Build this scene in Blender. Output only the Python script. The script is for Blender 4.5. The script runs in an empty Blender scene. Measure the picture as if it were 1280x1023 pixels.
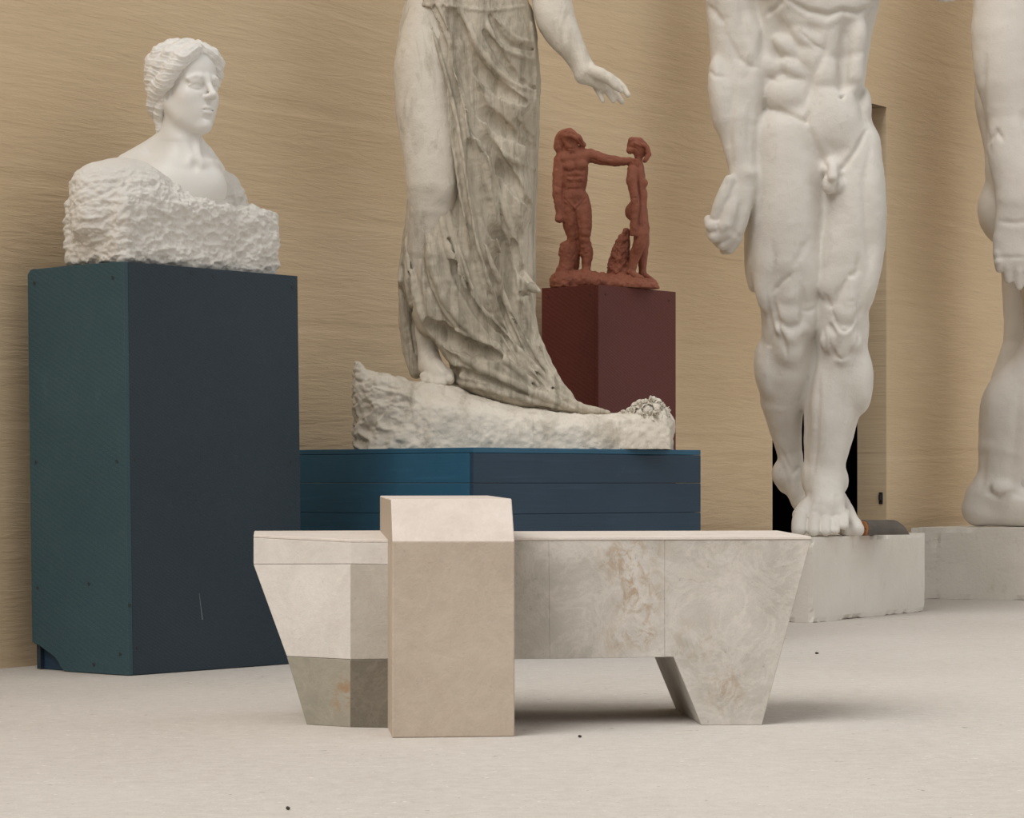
import bpy, bmesh, math, random
import numpy as np
from mathutils import Vector, Matrix
random.seed(7)
RNG = np.random.default_rng(7)
C = bpy.context.scene.collection
# ------------------------------------------------------------------ camera
F, HY, H = 3300.0, 603.0, 0.59          # focal length in px, horizon row, eye height (m)
cam_d = bpy.data.cameras.new('camera'); cam = bpy.data.objects.new('camera', cam_d); C.objects.link(cam)
cam_d.sensor_fit = 'HORIZONTAL'; cam_d.sensor_width = 36.0; cam_d.lens = F/1280*36
cam_d.shift_y = (HY-511.5)/1280
cam.location = (0, 0, H); cam.rotation_euler = (math.pi/2, 0, 0)
bpy.context.scene.camera = cam
# ------------------------------------------------------------------ world, lights, exposure
vs = bpy.context.scene.view_settings
vs.view_transform = 'Standard'; vs.look = 'None'; vs.gamma = 1.0; vs.use_curve_mapping = False
vs.exposure = 0.05
world = bpy.data.worlds.new('world'); bpy.context.scene.world = world; world.use_nodes = True
wt = world.node_tree; bg = wt.nodes['Background']
# soft daylight of a tall hall: aimed up and right as added fill for the back wall, dim towards the horizon
wc = wt.nodes.new('ShaderNodeTexCoord'); wd = wt.nodes.new('ShaderNodeVectorMath'); wd.operation = 'DOT_PRODUCT'
wd.inputs[1].default_value = Vector((0.58, -0.24, 0.78)).normalized(); wt.links.new(wc.outputs['Generated'], wd.inputs[0])
wr_ = wt.nodes.new('ShaderNodeValToRGB'); wt.links.new(wd.outputs['Value'], wr_.inputs[0])
we = wr_.color_ramp.elements; we[0].position = 0.10; we[0].color = (0.06, 0.06, 0.06, 1); we[1].position = 0.85; we[1].color = (1.0, 0.985, 0.96, 1)
wt.links.new(wr_.outputs[0], bg.inputs[0]); bg.inputs[1].default_value = 0.72
def area(name, loc, target, sx, sy, power, col):
    l = bpy.data.lights.new(name, 'AREA'); l.shape = 'RECTANGLE'; l.size = sx; l.size_y = sy
    l.energy = power; l.color = col
    o = bpy.data.objects.new(name, l); C.objects.link(o); o.location = loc
    o.rotation_euler = (Vector(target)-Vector(loc)).to_track_quat('-Z', 'Y').to_euler()
    return o
sun = bpy.data.lights.new("daylight", "SUN"); sun.energy = 3.1; sun.angle = math.radians(46); sun.color = (1.0, 0.985, 0.965)
so = bpy.data.objects.new("daylight", sun); C.objects.link(so); so.rotation_euler = (-Vector((-0.52, -0.52, 0.76))).to_track_quat("-Z", "Y").to_euler()

# ------------------------------------------------------------------ pixel helpers (reference points measured in the photograph)
def at(px, py, d): return Vector(((px-640)*d/F, d, H-(py-HY)*d/F))
def fl(px, py): return at(px, py, F*H/(py-HY))

# ------------------------------------------------------------------ object helpers
def tag(o, label=None, cat=None, group=None, kind=None):
    if label: o['label'] = label
    if cat: o['category'] = cat
    if group: o['group'] = group
    if kind: o['kind'] = kind
    return o
def thing(name, label, cat, loc):
    o = bpy.data.objects.new(name, None); C.objects.link(o); o.location = loc; o.empty_display_size = 0.1
    return tag(o, label, cat)
def mk(name, verts, faces, mat, parent=None, smooth=False, bevel=0, base=None):
    me = bpy.data.meshes.new(name)
    off = np.array(parent.location if parent is not None else (base if base is not None else (0, 0, 0)), float)
    v = np.asarray(verts, float)-off
    if isinstance(faces, np.ndarray):
        me.vertices.add(len(v)); me.vertices.foreach_set('co', v.astype(np.float32).ravel())
        n = faces.shape[1]
        me.loops.add(faces.size); me.loops.foreach_set('vertex_index', faces.astype(np.int32).ravel())
        me.polygons.add(len(faces)); me.polygons.foreach_set('loop_start', np.arange(0, faces.size, n, dtype=np.int32))
        me.update(calc_edges=True); me.validate()
    else:
        me.from_pydata([tuple(p) for p in v], [], faces)
        bm = bmesh.new(); bm.from_mesh(me)
        bmesh.ops.remove_doubles(bm, verts=bm.verts, dist=1e-6)
        bmesh.ops.recalc_face_normals(bm, faces=bm.faces)
        if bevel: bmesh.ops.bevel(bm, geom=bm.edges[:], offset=bevel, segments=2, affect='EDGES', profile=0.5, clamp_overlap=True)
        bm.to_mesh(me); bm.free()
    me.materials.append(mat)
    if smooth: me.shade_smooth()
    o = bpy.data.objects.new(name, me); C.objects.link(o)
    if parent is not None: o.parent = parent
    elif base is not None: o.location = base
    return o
def prism(poly, z0, z1):
    """vertical prism over an xy polygon"""
    n = len(poly)
    v = [(p[0], p[1], z0) for p in poly]+[(p[0], p[1], z1) for p in poly]
    f = [list(range(n))[::-1], list(range(n, 2*n))]+[[i, (i+1) % n, n+(i+1) % n, n+i] for i in range(n)]
    return v, f
def loft(rings):
    """closed solid through rings of equal length"""
    n = len(rings[0]); v = [p for r in rings for p in r]; f = [list(range(n))[::-1], list(range(n*(len(rings)-1), n*len(rings)))]
    for k in range(len(rings)-1):
        for i in range(n):
            f.append([k*n+i, k*n+(i+1) % n, (k+1)*n+(i+1) % n, (k+1)*n+i])
    return v, f
def V2(p): return Vector((p[0], p[1]))

# ------------------------------------------------------------------ materials
def srgb(r, g, b):
    def f(c):
        c /= 255.0
        return c/12.92 if c <= 0.04045 else ((c+0.055)/1.055)**2.4
    return (f(r), f(g), f(b), 1)
class Mat:
    def __init__(s, name, rough=0.7, spec=0.3):
        s.m = bpy.data.materials.new(name); s.m.use_nodes = True; s.t = s.m.node_tree; s.b = s.t.nodes['Principled BSDF']
        s.b.inputs['Roughness'].default_value = rough; s.b.inputs['Specular IOR Level'].default_value = spec
        s.co = s.t.nodes.new('ShaderNodeTexCoord').outputs['Object']; s.h = None
    def n(s, typ, **kw):
        nd = s.t.nodes.new('ShaderNode'+typ)
        for k, v in kw.items():
            if hasattr(nd, k): setattr(nd, k, v)
            else: nd.inputs[k].default_value = v
        return nd
    def l(s, a, b): s.t.links.new(a, b)
    def mapped(s, scale=(1, 1, 1), rot=(0, 0, 0)):
        m = s.n('Mapping'); m.inputs['Scale'].default_value = scale; m.inputs['Rotation'].default_value = rot
        s.l(s.co, m.inputs['Vector']); return m.outputs[0]
    def noise(s, scale, detail=6, rough=0.55, vec=None, dist=0.0):
        n = s.n('TexNoise'); n.inputs['Scale'].default_value = scale; n.inputs['Detail'].default_value = detail
        n.inputs['Roughness'].default_value = rough; n.inputs['Distortion'].default_value = dist
        s.l(vec if vec is not None else s.co, n.inputs['Vector']); return n.outputs['Fac']
    def ramp(s, fac, stops):
        r = s.n('ValToRGB'); e = r.color_ramp.elements
        while len(e) < len(stops): e.new(0.5)
        for el, (p, c) in zip(e, stops): el.position = p; el.color = c if len(c) == 4 else (*c, 1)
        s.l(fac, r.inputs[0]); return r.outputs[0]
    def val(s, fac, a, b, lo=0.0, hi=1.0):
        r = s.n('MapRange'); r.inputs['From Min'].default_value = a; r.inputs['From Max'].default_value = b
        r.inputs['To Min'].default_value = lo; r.inputs['To Max'].default_value = hi; s.l(fac, r.inputs[0]); return r.outputs[0]
    def mix(s, fac, a, b, mode='MIX'):
        m = s.n('Mix', data_type='RGBA', blend_type=mode)
        for sock, v in ((m.inputs[0], fac), (m.inputs[6], a), (m.inputs[7], b)):
            if hasattr(v, 'is_linked'): s.l(v, sock)
            else: sock.default_value = v
        return m.outputs[2]
    def math(s, op, a, b=0.0):
        m = s.n('Math', operation=op)
        for sock, v in zip(m.inputs, (a, b)):
            if hasattr(v, 'is_linked'): s.l(v, sock)
            else: sock.default_value = v
        return m.outputs[0]
    def color(s, c):
        if hasattr(c, 'is_linked'): s.l(c, s.b.inputs['Base Color'])
        else: s.b.inputs['Base Color'].default_value = c
        return s
    def bump(s, height, dist, strength=1.0):
        b = s.n('Bump'); b.inputs['Distance'].default_value = dist; b.inputs['Strength'].default_value = strength
        s.l(height, b.inputs['Height'])
        if s.h is not None: s.l(s.h, b.inputs['Normal'])
        s.h = b.outputs[0]; s.l(s.h, s.b.inputs['Normal']); return s

def mat_wall():
    m = Mat('tan_plaster', 0.85, 0.15)
    big = m.noise(0.55, 4, 0.5, m.mapped((1, 1, 1.6)))
    st = m.noise(1.0, 8, 0.62, m.mapped((1.6, 1, 26), (0, 0.03, 0)), 0.6)
    c = m.ramp(big, [(0.3, srgb(220, 195, 160)), (0.7, srgb(233, 211, 178))])
    c = m.mix(m.val(st, 0.4, 0.8, 0, 0.25), c, srgb(194, 166, 130))
    m.color(c)
    # long fibrous horizontal trowel streaks, a few cracks
    s2 = m.noise(1.0, 10, 0.6, m.mapped((2.2, 1, 17), (0, 0.02, 0)), 1.2)
    m.bump(s2, 0.008, 0.7)
    s3 = m.noise(1.0, 8, 0.7, m.mapped((7, 1, 75), (0, -0.02, 0)), 0.5)
    m.bump(s3, 0.005, 0.8)
    w = m.n('TexWave', wave_type='BANDS', bands_direction='Z'); w.inputs['Scale'].default_value = 0.8
    w.inputs['Distortion'].default_value = 2.6; w.inputs['Detail'].default_value = 3; w.inputs['Detail Scale'].default_value = 0.7
    m.l(m.mapped((0.5, 1, 1)), w.inputs['Vector'])
    m.bump(m.math('MAXIMUM', m.val(w.outputs['Fac'], 0.0, 0.05, 0, 1), m.val(m.noise(0.9, 3), 0.42, 0.62)), 0.004, 0.5)
    return m.m
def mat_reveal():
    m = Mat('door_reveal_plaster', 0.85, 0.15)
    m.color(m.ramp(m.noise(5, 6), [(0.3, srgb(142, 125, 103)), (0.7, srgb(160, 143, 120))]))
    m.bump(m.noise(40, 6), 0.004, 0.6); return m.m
def mat_floor():
    m = Mat('pale_concrete', 0.85, 0.15)
    a = m.noise(0.8, 7, 0.65, m.mapped((1, 0.7, 1)))
    f = m.noise(24, 10, 0.82)
    c = m.ramp(a, [(0.3, srgb(184, 176, 167)), (0.7, srgb(200, 193, 185))])
    c = m.mix(m.val(f, 0.38, 0.64, 0.0, 0.6), c, srgb(214, 208, 201))
    for sc, lo, hi, amt, col, rt in ((75, 0.66, 0.72, 0.55, srgb(146, 138, 128), (0, 0, 0)), (60, 0.66, 0.72, 0.7, srgb(236, 231, 225), (0.3, 0.5, 0.7)), (150, 0.62, 0.70, 0.5, srgb(152, 144, 134), (1, 0, 2)), (26, 0.70, 0.74, 0.6, srgb(120, 112, 104), (2, 1, 0))):
        c = m.mix(m.val(m.noise(sc, 3, 0.6, m.mapped((1, 1, 1), rt)), lo, hi, 0, amt), c, col)
    st = m.noise(1.0, 6, 0.6, m.mapped((1.2, 16, 1), (0, 0, 0.16)))
    c = m.mix(m.val(st, 0.64, 0.78, 0, 0.2), c, srgb(228, 222, 214))
    m.color(c)
    m.bump(f, 0.006, 0.5); m.bump(m.noise(150, 4, 0.7), 0.002, 0.6)
    return m.m
def mat_stone(name, a, b, stain=None, rough=0.6, vein=None, seed=0.0, pit=0.4, stain_amt=0.55, spots=(), vein_amt=0.10):
    m = Mat(name, rough, 0.3)
    rot = (seed, seed*1.7+0.3, seed*0.6)
    n1 = m.noise(6.0, 10, 0.68, m.mapped((1, 1, 1), rot), 0.5)
    c = m.ramp(n1, [(0.3, a), (0.7, b)])
    n2 = m.noise(9.0, 12, 0.72, m.mapped((1, 1, 1), (rot[2], rot[0], rot[1])), 0.7)
    v = m.val(m.math('ABSOLUTE', m.math('SUBTRACT', n2, 0.5)), 0.0, 0.05, 1, 0)
    c = m.mix(m.math('MULTIPLY', v, vein_amt), c, vein or tuple(min(1, x*1.35) for x in b[:3])+(1,))
    if stain:
        n3 = m.noise(3.1, 9, 0.65, m.mapped((1, 1, 1), (seed*2+1.0, 0.4, seed)), 1.0)
        n4 = m.noise(16, 6, 0.7)
        k = m.math('MULTIPLY', m.val(n3, 0.54, 0.64), m.val(n4, 0.40, 0.60))
        c = m.mix(m.math('MULTIPLY', k, stain_amt), c, stain)
    for px_, py_, pz_, rad, amt in spots:      # mineral stains at their own places in the slab
        d = m.n('VectorMath', operation='DISTANCE'); d.inputs[1].default_value = (px_, py_, pz_); m.l(m.co, d.inputs[0])
        k = m.math('MULTIPLY', m.val(d.outputs['Value'], rad, rad*0.3), m.val(m.noise(34, 7, 0.7, m.mapped((1, 1, 0.7)), 1.0), 0.46, 0.60))
        c = m.mix(m.math('MULTIPLY', k, amt), c, stain)
    sp = m.noise(95, 3, 0.6)
    c = m.mix(m.val(sp, 0.66, 0.76, 0, pit), c, tuple(x*0.45 for x in a[:3])+(1,))
    m.color(c)
    m.bump(m.noise(28, 8, 0.7), 0.0035, 0.6)
    m.bump(m.noise(140, 5, 0.7), 0.0012, 0.6)
    return m.m
def mat_marble(name, a, b, rough=0.45, dirt=None, dirt_lo=0.55, dirt_hi=0.75, dscale=(6, 6, 2.2), bump=0.002, sss=0.0, amt=0.6, bs=60, lean=0.25):
    m = Mat(name, rough, 0.35)
    c = m.ramp(m.noise(3.2, 6, 0.55), [(0.3, a), (0.7, b)])
    if dirt:
        n = m.noise(1.0, 9, 0.68, m.mapped(dscale, (0.1, lean, 0.1)), 0.8)
        c = m.mix(m.val(n, dirt_lo, dirt_hi, 0, amt), c, dirt)
        n2 = m.noise(22, 7, 0.7, m.mapped((1, 1, 0.5)))
        c = m.mix(m.val(n2, 0.58, 0.72, 0, amt*0.55), c, dirt)
    m.color(c)
    if sss:
        m.b.inputs['Subsurface Weight'].default_value = sss
        m.b.inputs['Subsurface Radius'].default_value = (0.02, 0.016, 0.012); m.b.inputs['Subsurface Scale'].default_value = 0.5
    m.bump(m.noise(bs, 6, 0.65), bump, 0.7)
    m.bump(m.noise(bs*4, 4, 0.7), bump*0.35, 0.6)
    return m.m
def mat_mesh_ply(name, a, b, scale=260, spec=0.35, rough=0.5, direction=0.0):
    """phenolic plywood with a fine pressed wire-mesh face"""
    m = Mat(name, rough, spec)
    n = m.noise(2.2, 5, 0.6)
    c = m.ramp(n, [(0.3, a), (0.7, b)])
    sc = m.noise(1.0, 7, 0.7, m.mapped((14, 14, 5)))
    c = m.mix(m.val(sc, 0.62, 0.8, 0, 0.35), c, tuple(min(1, x*2.2+0.01) for x in b[:3])+(1,))
    v = m.n('TexVoronoi'); v.inputs['Scale'].default_value = scale; v.inputs['Randomness'].default_value = 0.3
    m.l(m.mapped((0.8, 0.8, 1.25), (0.35, 0.2, 0.5)), v.inputs['Vector'])
    cell = m.val(v.outputs['Distance'], 0.1, 0.55)
    c = m.mix(m.math('MULTIPLY', cell, 0.35), c, tuple(x*0.45 for x in a[:3])+(1,))
    m.color(c)
    m.bump(m.math('SUBTRACT', 1.0, cell), 0.0015, 0.7)
    m.bump(m.noise(9, 5), 0.004, 0.25)
    return m.m
def mat_paint_wood(name, a, b):
    m = Mat(name, 0.5, 0.35)
    g = m.noise(1.0, 7, 0.65, m.mapped((2.5, 2.5, 45)), 0.3)
    c = m.ramp(m.noise(2.0, 5), [(0.3, a), (0.7, b)])
    c = m.mix(m.val(g, 0.55, 0.8, 0, 0.3), c, tuple(min(1, x*1.9+0.008) for x in b[:3])+(1,))
    sc = m.noise(9.0, 8, 0.75, None, 1.2)
    c = m.mix(m.val(sc, 0.66, 0.8, 0, 0.35), c, srgb(110, 130, 140))
    m.color(c); m.bump(g, 0.003, 0.5); return m.m
def mat_plain(name, c, rough=0.6, spec=0.3, bump=0.0, bs=40, var=0.15):
    m = Mat(name, rough, spec)
    m.color(m.ramp(m.noise(6, 6, 0.6), [(0.3, tuple(x*(1-var) for x in c[:3])+(1,)), (0.7, tuple(min(1, x*(1+var)) for x in c[:3])+(1,))]))
    if bump: m.bump(m.noise(bs, 6, 0.7), bump, 0.7)
    return m.m
# ------------------------------------------------------------------ sculpting toolkit: distance fields -> one continuous mesh
def hash3(i, j, k, seed):
    h = (i.astype(np.int64)*374761393+j.astype(np.int64)*668265263+k.astype(np.int64)*2147483647+seed*974711) & 0xffffffff
    h = ((h ^ (h >> 13))*1274126177) & 0xffffffff
    h = ((h ^ (h >> 15))*2246822519) & 0xffffffff
    return ((h ^ (h >> 16)) & 0xffff)/65535.0
def vnoise(P, seed=0):
    i = np.floor(P).astype(np.int64); f = P-i; f = f*f*f*(f*(f*6-15)+10)
    out = 0
    for a in (0, 1):
        wa = f[:, 0] if a else 1-f[:, 0]
        for b in (0, 1):
            wb = f[:, 1] if b else 1-f[:, 1]
            for c in (0, 1):
                wc = f[:, 2] if c else 1-f[:, 2]
                out = out+wa*wb*wc*hash3(i[:, 0]+a, i[:, 1]+b, i[:, 2]+c, seed)
    return out*2-1
def fbm(P, octv=4, seed=0, gain=0.5):
    s, a = 0, 1.0
    for o in range(octv):
        s = s+a*vnoise(P*(2.03**o)+o*17.3, seed+o); a *= gain
    return s
def worley(P, seed=0):
    i = np.floor(P).astype(np.int64); f = P-i
    d1 = np.full(len(P), 9.0)
    for a in (-1, 0, 1):
        for b in (-1, 0, 1):
            for c in (-1, 0, 1):
                q = [i[:, 0]+a, i[:, 1]+b, i[:, 2]+c]
                dx = a+hash3(*q, seed)-f[:, 0]; dy = b+hash3(*q, seed+11)-f[:, 1]; dz = c+hash3(*q, seed+23)-f[:, 2]
                d1 = np.minimum(d1, dx*dx+dy*dy+dz*dz)
    return np.sqrt(d1)

class Fig:
    """a figure carved in a frame of photo-sized units: u right, v down, w away; it stands at distance d0"""
    def __init__(s, d0, lo, hi, h):
        s.d0, s.h, s.lo = d0, h, np.array(lo, float)
        s.ax = [np.arange(lo[i], hi[i]+h, h, dtype=np.float32) for i in range(3)]
        s.F = np.full([len(a) for a in s.ax], 60.0, np.float32)
        s.R, s.o = None, None
    def frame(s, R=None, o=None): s.R, s.o = (None if R is None else np.array(R, float)), (None if o is None else np.array(o, float))
    def pt(s, p):
        if s.R is not None: return np.array(p[:3], float)
        k = 1+p[2]/F
        return np.array((640+(p[0]-640)*k, HY+(p[1]-HY)*k, p[2]), float)
    def _sub(s, lo, hi):
        sl = []
        for i in range(3):
            a = int(max(0, math.floor((lo[i]-s.lo[i])/s.h))); b = int(min(len(s.ax[i]), math.ceil((hi[i]-s.lo[i])/s.h)+1))
            if b <= a: return None
            sl.append(slice(a, b))
        return tuple(sl)
    def _apply(s, pts, rad, fn, k, mode):
        """pts: centres in the current frame, rad: reach round them"""
        pts = np.array(pts, float)
        g = pts if s.R is None else pts@s.R.T+s.o
        m = rad+k+2*s.h
        sl = s._sub(g.min(0)-m, g.max(0)+m)
        if sl is None: return
        U = s.ax[0][sl[0]][:, None, None]; Vv = s.ax[1][sl[1]][None, :, None]; W = s.ax[2][sl[2]][None, None, :]
        if s.R is not None:
            a, b, c = U-s.o[0], Vv-s.o[1], W-s.o[2]; R = s.R
            X = a*R[0, 0]+b*R[1, 0]+c*R[2, 0]; Y = a*R[0, 1]+b*R[1, 1]+c*R[2, 1]; Z = a*R[0, 2]+b*R[1, 2]+c*R[2, 2]
        else: X, Y, Z = U, Vv, W
        d = fn(X, Y, Z).astype(np.float32); f = s.F[sl]
        if mode == 'add':
            if k <= 0: r = np.minimum(f, d)
            else:
                q = np.maximum(k-np.abs(f-d), 0)/k; r = np.minimum(f, d)-q*q*k*0.25
        else:
            d = -d
            if k <= 0: r = np.maximum(f, d)
            else:
                q = np.maximum(k-np.abs(f-d), 0)/k; r = np.maximum(f, d)+q*q*k*0.25
        s.F[sl] = r
    def tube(s, P, k=8, mode='add', sw=1.0):
        Q = [(*s.pt(p), p[3]) for p in P]; rm = max(q[3] for q in Q)
        def fn(X, Y, Z):
            out = None
            if len(Q) == 1:
                a = Q[0]; return np.sqrt((X-a[0])**2+(Y-a[1])**2+((Z-a[2])/sw)**2)-a[3]
            for a, b in zip(Q[:-1], Q[1:]):
                ba = np.array((b[0]-a[0], b[1]-a[1], (b[2]-a[2])/sw)); L = float(ba@ba)+1e-9
                px, py, pz = X-a[0], Y-a[1], (Z-a[2])/sw
                t = np.clip((px*ba[0]+py*ba[1]+pz*ba[2])/L, 0, 1)
                dd = np.sqrt((px-t*ba[0])**2+(py-t*ba[1])**2+(pz-t*ba[2])**2)-(a[3]+(b[3]-a[3])*t)
                out = dd if out is None else np.minimum(out, dd)
            return out*min(1.0, sw)
        s._apply([q[:3] for q in Q], rm*max(1, sw), fn, k, mode)
    def ell(s, c, r, k=8, mode='add', rot=0.0, yaw=0.0):
        c = s.pt(c); ca, sa = math.cos(math.radians(rot)), math.sin(math.radians(rot))
        cy, sy = math.cos(math.radians(yaw)), math.sin(math.radians(yaw))
        def fn(X, Y, Z):
            x, y, z = X-c[0], Y-c[1], Z-c[2]
            x, z = x*cy+z*sy, -x*sy+z*cy
            x, y = x*ca+y*sa, -x*sa+y*ca
            k0 = np.sqrt((x/r[0])**2+(y/r[1])**2+(z/r[2])**2)+1e-6
            k1 = np.sqrt((x/r[0]**2)**2+(y/r[1]**2)**2+(z/r[2]**2)**2)+1e-9
            return k0*(k0-1)/k1
        s._apply([c], max(r), fn, k, mode)
    def box(s, c, hs, rnd, k=8, mode='add'):
        c = np.array(c, float)
        def fn(X, Y, Z):
            qx, qy, qz = np.abs(X-c[0])-hs[0]+rnd, np.abs(Y-c[1])-hs[1]+rnd, np.abs(Z-c[2])-hs[2]+rnd
            return np.sqrt(np.maximum(qx, 0)**2+np.maximum(qy, 0)**2+np.maximum(qz, 0)**2)+np.minimum(np.maximum(qx, np.maximum(qy, qz)), 0)-rnd
        s._apply([c], math.sqrt(sum(x*x for x in hs)), fn, k, mode)
    def depth(s):
        ins = s.F < 0; a = ins.argmax(2).astype(np.float32); hit = ins.any(2)
        s.D0 = np.where(hit, s.lo[2]+a*s.h, np.nan)
    def drape(s, P, r0, r1=None, lift=0.35, k=4, mode='add', wob=0.0, seed=0):
        """a fold laid along the surface found by depth(): P is a path over the front"""
        P = np.array(P, float); sg = np.linalg.norm(np.diff(P, axis=0), axis=1); cum = np.concatenate([[0], np.cumsum(sg)])
        # smooth the path
        n = max(3, int(cum[-1]/7)); t = np.linspace(0, cum[-1], n); Q = np.stack([np.interp(t, cum, P[:, i]) for i in (0, 1)], 1)
        for _ in range(3): Q[1:-1] = 0.5*Q[1:-1]+0.25*(Q[:-2]+Q[2:])
        if wob: Q[:, 0] += vnoise(np.column_stack([Q/22.0, np.full(n, seed)]), 3)*wob
        r1 = r0*0.45 if r1 is None else r1; pts = []; last = None
        for i in range(n):
            w = last if last is not None else -30.0
            for _ in range(3):
                k_ = 1+w/F; u, v = 640+(Q[i, 0]-640)*k_, HY+(Q[i, 1]-HY)*k_
                a, b = int(round((u-s.lo[0])/s.h)), int(round((v-s.lo[1])/s.h))
                if 0 <= a < s.D0.shape[0] and 0 <= b < s.D0.shape[1] and not np.isnan(s.D0[a, b]): w = float(s.D0[a, b])
                else: w = None; break
            if w is None: continue
            last = w; x = i/(n-1); r = (r0+(r1-r0)*x)*(0.55+0.45*min(1, 6*min(x, 1-x)))
            pts.append((Q[i, 0], Q[i, 1], w+r*lift, r))
        if len(pts) > 1: s.tube(pts, k, mode)
    def mesh(s, smooth=1):
        Fd = s.F; n = np.array(Fd.shape)-1
        ins = Fd < 0
        cnt = np.zeros(n, np.int8)
        for a in (0, 1):
            for b in (0, 1):
                for c in (0, 1): cnt += ins[a:a+n[0], b:b+n[1], c:c+n[2]]
        act = (cnt > 0) & (cnt < 8)
        idx = np.full(n, -1, np.int64); ii = np.argwhere(act); idx[act] = np.arange(len(ii))
        acc = np.zeros((len(ii), 3)); num = np.zeros(len(ii))
        cor = [(a, b, c) for a in (0, 1) for b in (0, 1) for c in (0, 1)]
        val = {c: Fd[ii[:, 0]+c[0], ii[:, 1]+c[1], ii[:, 2]+c[2]].astype(float) for c in cor}
        for c0 in cor:
            for ax in range(3):
                if c0[ax]: continue
                c1 = list(c0); c1[ax] = 1; c1 = tuple(c1)
                x, y = val[c0], val[c1]; cr = (x < 0) != (y < 0)
                t = np.where(cr, x/np.where(cr, x-y, 1), 0)
                p = np.zeros((len(ii), 3)); p[:] = c0; p[:, ax] += t
                acc += p*cr[:, None]; num += cr
        V = (ii+acc/num[:, None])*s.h+s.lo
        faces = []
        for ax in range(3):
            o1, o2 = (ax+1) % 3, (ax+2) % 3
            a = [slice(None)]*3; b = [slice(None)]*3; a[ax] = slice(0, -1); b[ax] = slice(1, None)
            d = ins[tuple(a)].astype(np.int8)-ins[tuple(b)].astype(np.int8)
            e = np.argwhere(d != 0)
            e = e[(e[:, o1] > 0) & (e[:, o2] > 0) & (e[:, o1] < n[o1]) & (e[:, o2] < n[o2])]
            sg = d[e[:, 0], e[:, 1], e[:, 2]]
            q = []
            for da, db in ((0, 0), (-1, 0), (-1, -1), (0, -1)):
                g = e.copy(); g[:, o1] += da; g[:, o2] += db; q.append(idx[g[:, 0], g[:, 1], g[:, 2]])
            q = np.stack(q, 1); q[sg > 0] = q[sg > 0][:, ::-1]
            faces.append(q)
        Q = np.concatenate(faces)
        # (u,v,w)->(X,-Z,Y) keeps handedness; wind outward
        Q = Q[(Q >= 0).all(1)]
        s.V, s.Q = V, Q
        nn = s.normals()
        g = V+nn*s.h*1.5; gi = np.clip(((g-s.lo)/s.h).round().astype(int), 0, np.array(Fd.shape)-1)
        if (Fd[gi[:, 0], gi[:, 1], gi[:, 2]] < 0).mean() > 0.5: s.Q = Q[:, ::-1].copy()
        for _ in range(smooth): s.relax()
        s.F = None
        return s
    def relax(s, w=0.5):
        e = np.concatenate([s.Q[:, [0, 1]], s.Q[:, [1, 2]], s.Q[:, [2, 3]], s.Q[:, [3, 0]]]); n = len(s.V)
        c = np.bincount(e[:, 0], minlength=n)+np.bincount(e[:, 1], minlength=n)
        a = np.stack([np.bincount(e[:, 0], s.V[e[:, 1], k], n)+np.bincount(e[:, 1], s.V[e[:, 0], k], n) for k in range(3)], 1)
        s.V = s.V*(1-w)+w*a/np.maximum(c, 1)[:, None]
    def normals(s):
        a, b, c, d = (s.V[s.Q[:, i]] for i in range(4))
        fn = np.cross(c-a, d-b); n = len(s.V)
        N = np.stack([sum(np.bincount(s.Q[:, i], fn[:, k], n) for i in range(4)) for k in range(3)], 1)
        return N/np.maximum(np.linalg.norm(N, axis=1), 1e-9)[:, None]
    def seen(s):
        k = 1+s.V[:, 2]/F
        return np.stack([640+(s.V[:, 0]-640)/k, HY+(s.V[:, 1]-HY)/k], 1)
    def relief(s, strokes, front=True, flow=0.0, seed=0, amp=1.0):
        """raise (+) or carve (-) strokes: (points, amplitude, half width[, sharp])"""
        uv = s.seen()
        if flow: uv = uv+np.stack([vnoise(np.column_stack([uv/26.0, s.V[:, 2]/40]), seed), vnoise(np.column_stack([uv/26.0, s.V[:, 2]/40]), seed+5)], 1)*flow
        N = s.normals(); D = np.zeros(len(s.V))
        wgt = np.clip((0.45-N[:, 2])/0.6, 0, 1) if front else np.ones(len(s.V))
        for st in strokes:
            P = np.array(st[0], float); am, wd = st[1], st[2]; sharp = st[3] if len(st) > 3 else 2.0
            lo, hi = P.min(0)-wd*3, P.max(0)+wd*3
            m = np.nonzero((uv > lo).all(1) & (uv < hi).all(1))[0]
            if not len(m): continue
            x = uv[m]; best = np.full(len(m), 1e9); tt = np.zeros(len(m))
            nseg = max(1, len(P)-1)
            if len(P) == 1: best = np.linalg.norm(x-P[0], axis=1); tt[:] = 0.5
            for i in range(len(P)-1):
                ba = P[i+1]-P[i]; t = np.clip(((x-P[i])@ba)/(ba@ba+1e-9), 0, 1)
                d = np.linalg.norm(x-P[i]-t[:, None]*ba, axis=1); u = d < best
                best = np.where(u, d, best); tt = np.where(u, (i+t)/nseg, tt)
            taper = 0.25+0.75*np.clip(np.minimum(tt, 1-tt)*5, 0, 1)
            D[m] += am*np.exp(-(best/(wd*(0.5+0.5*taper)))**sharp)*taper
        s.V = s.V+N*(D*wgt*amp)[:, None]
        return s
    def rough(s, disp): s.V = s.V+s.normals()*disp[:, None]; return s
    def world(s):
        k = s.d0/F
        return np.stack([(s.V[:, 0]-640)*k, s.d0+s.V[:, 2]*k, H-(s.V[:, 1]-HY)*k], 1)
    def build(s, name, mat, parent):
        return mk(name, s.world(), s.Q, mat, parent, smooth=True)
    def limit(s, zmin):
        """keep everything above the support it stands on"""
        vmax = HY-(zmin-H)*F/s.d0
        s.V[:, 1] = np.minimum(s.V[:, 1], vmax); return s
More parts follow.
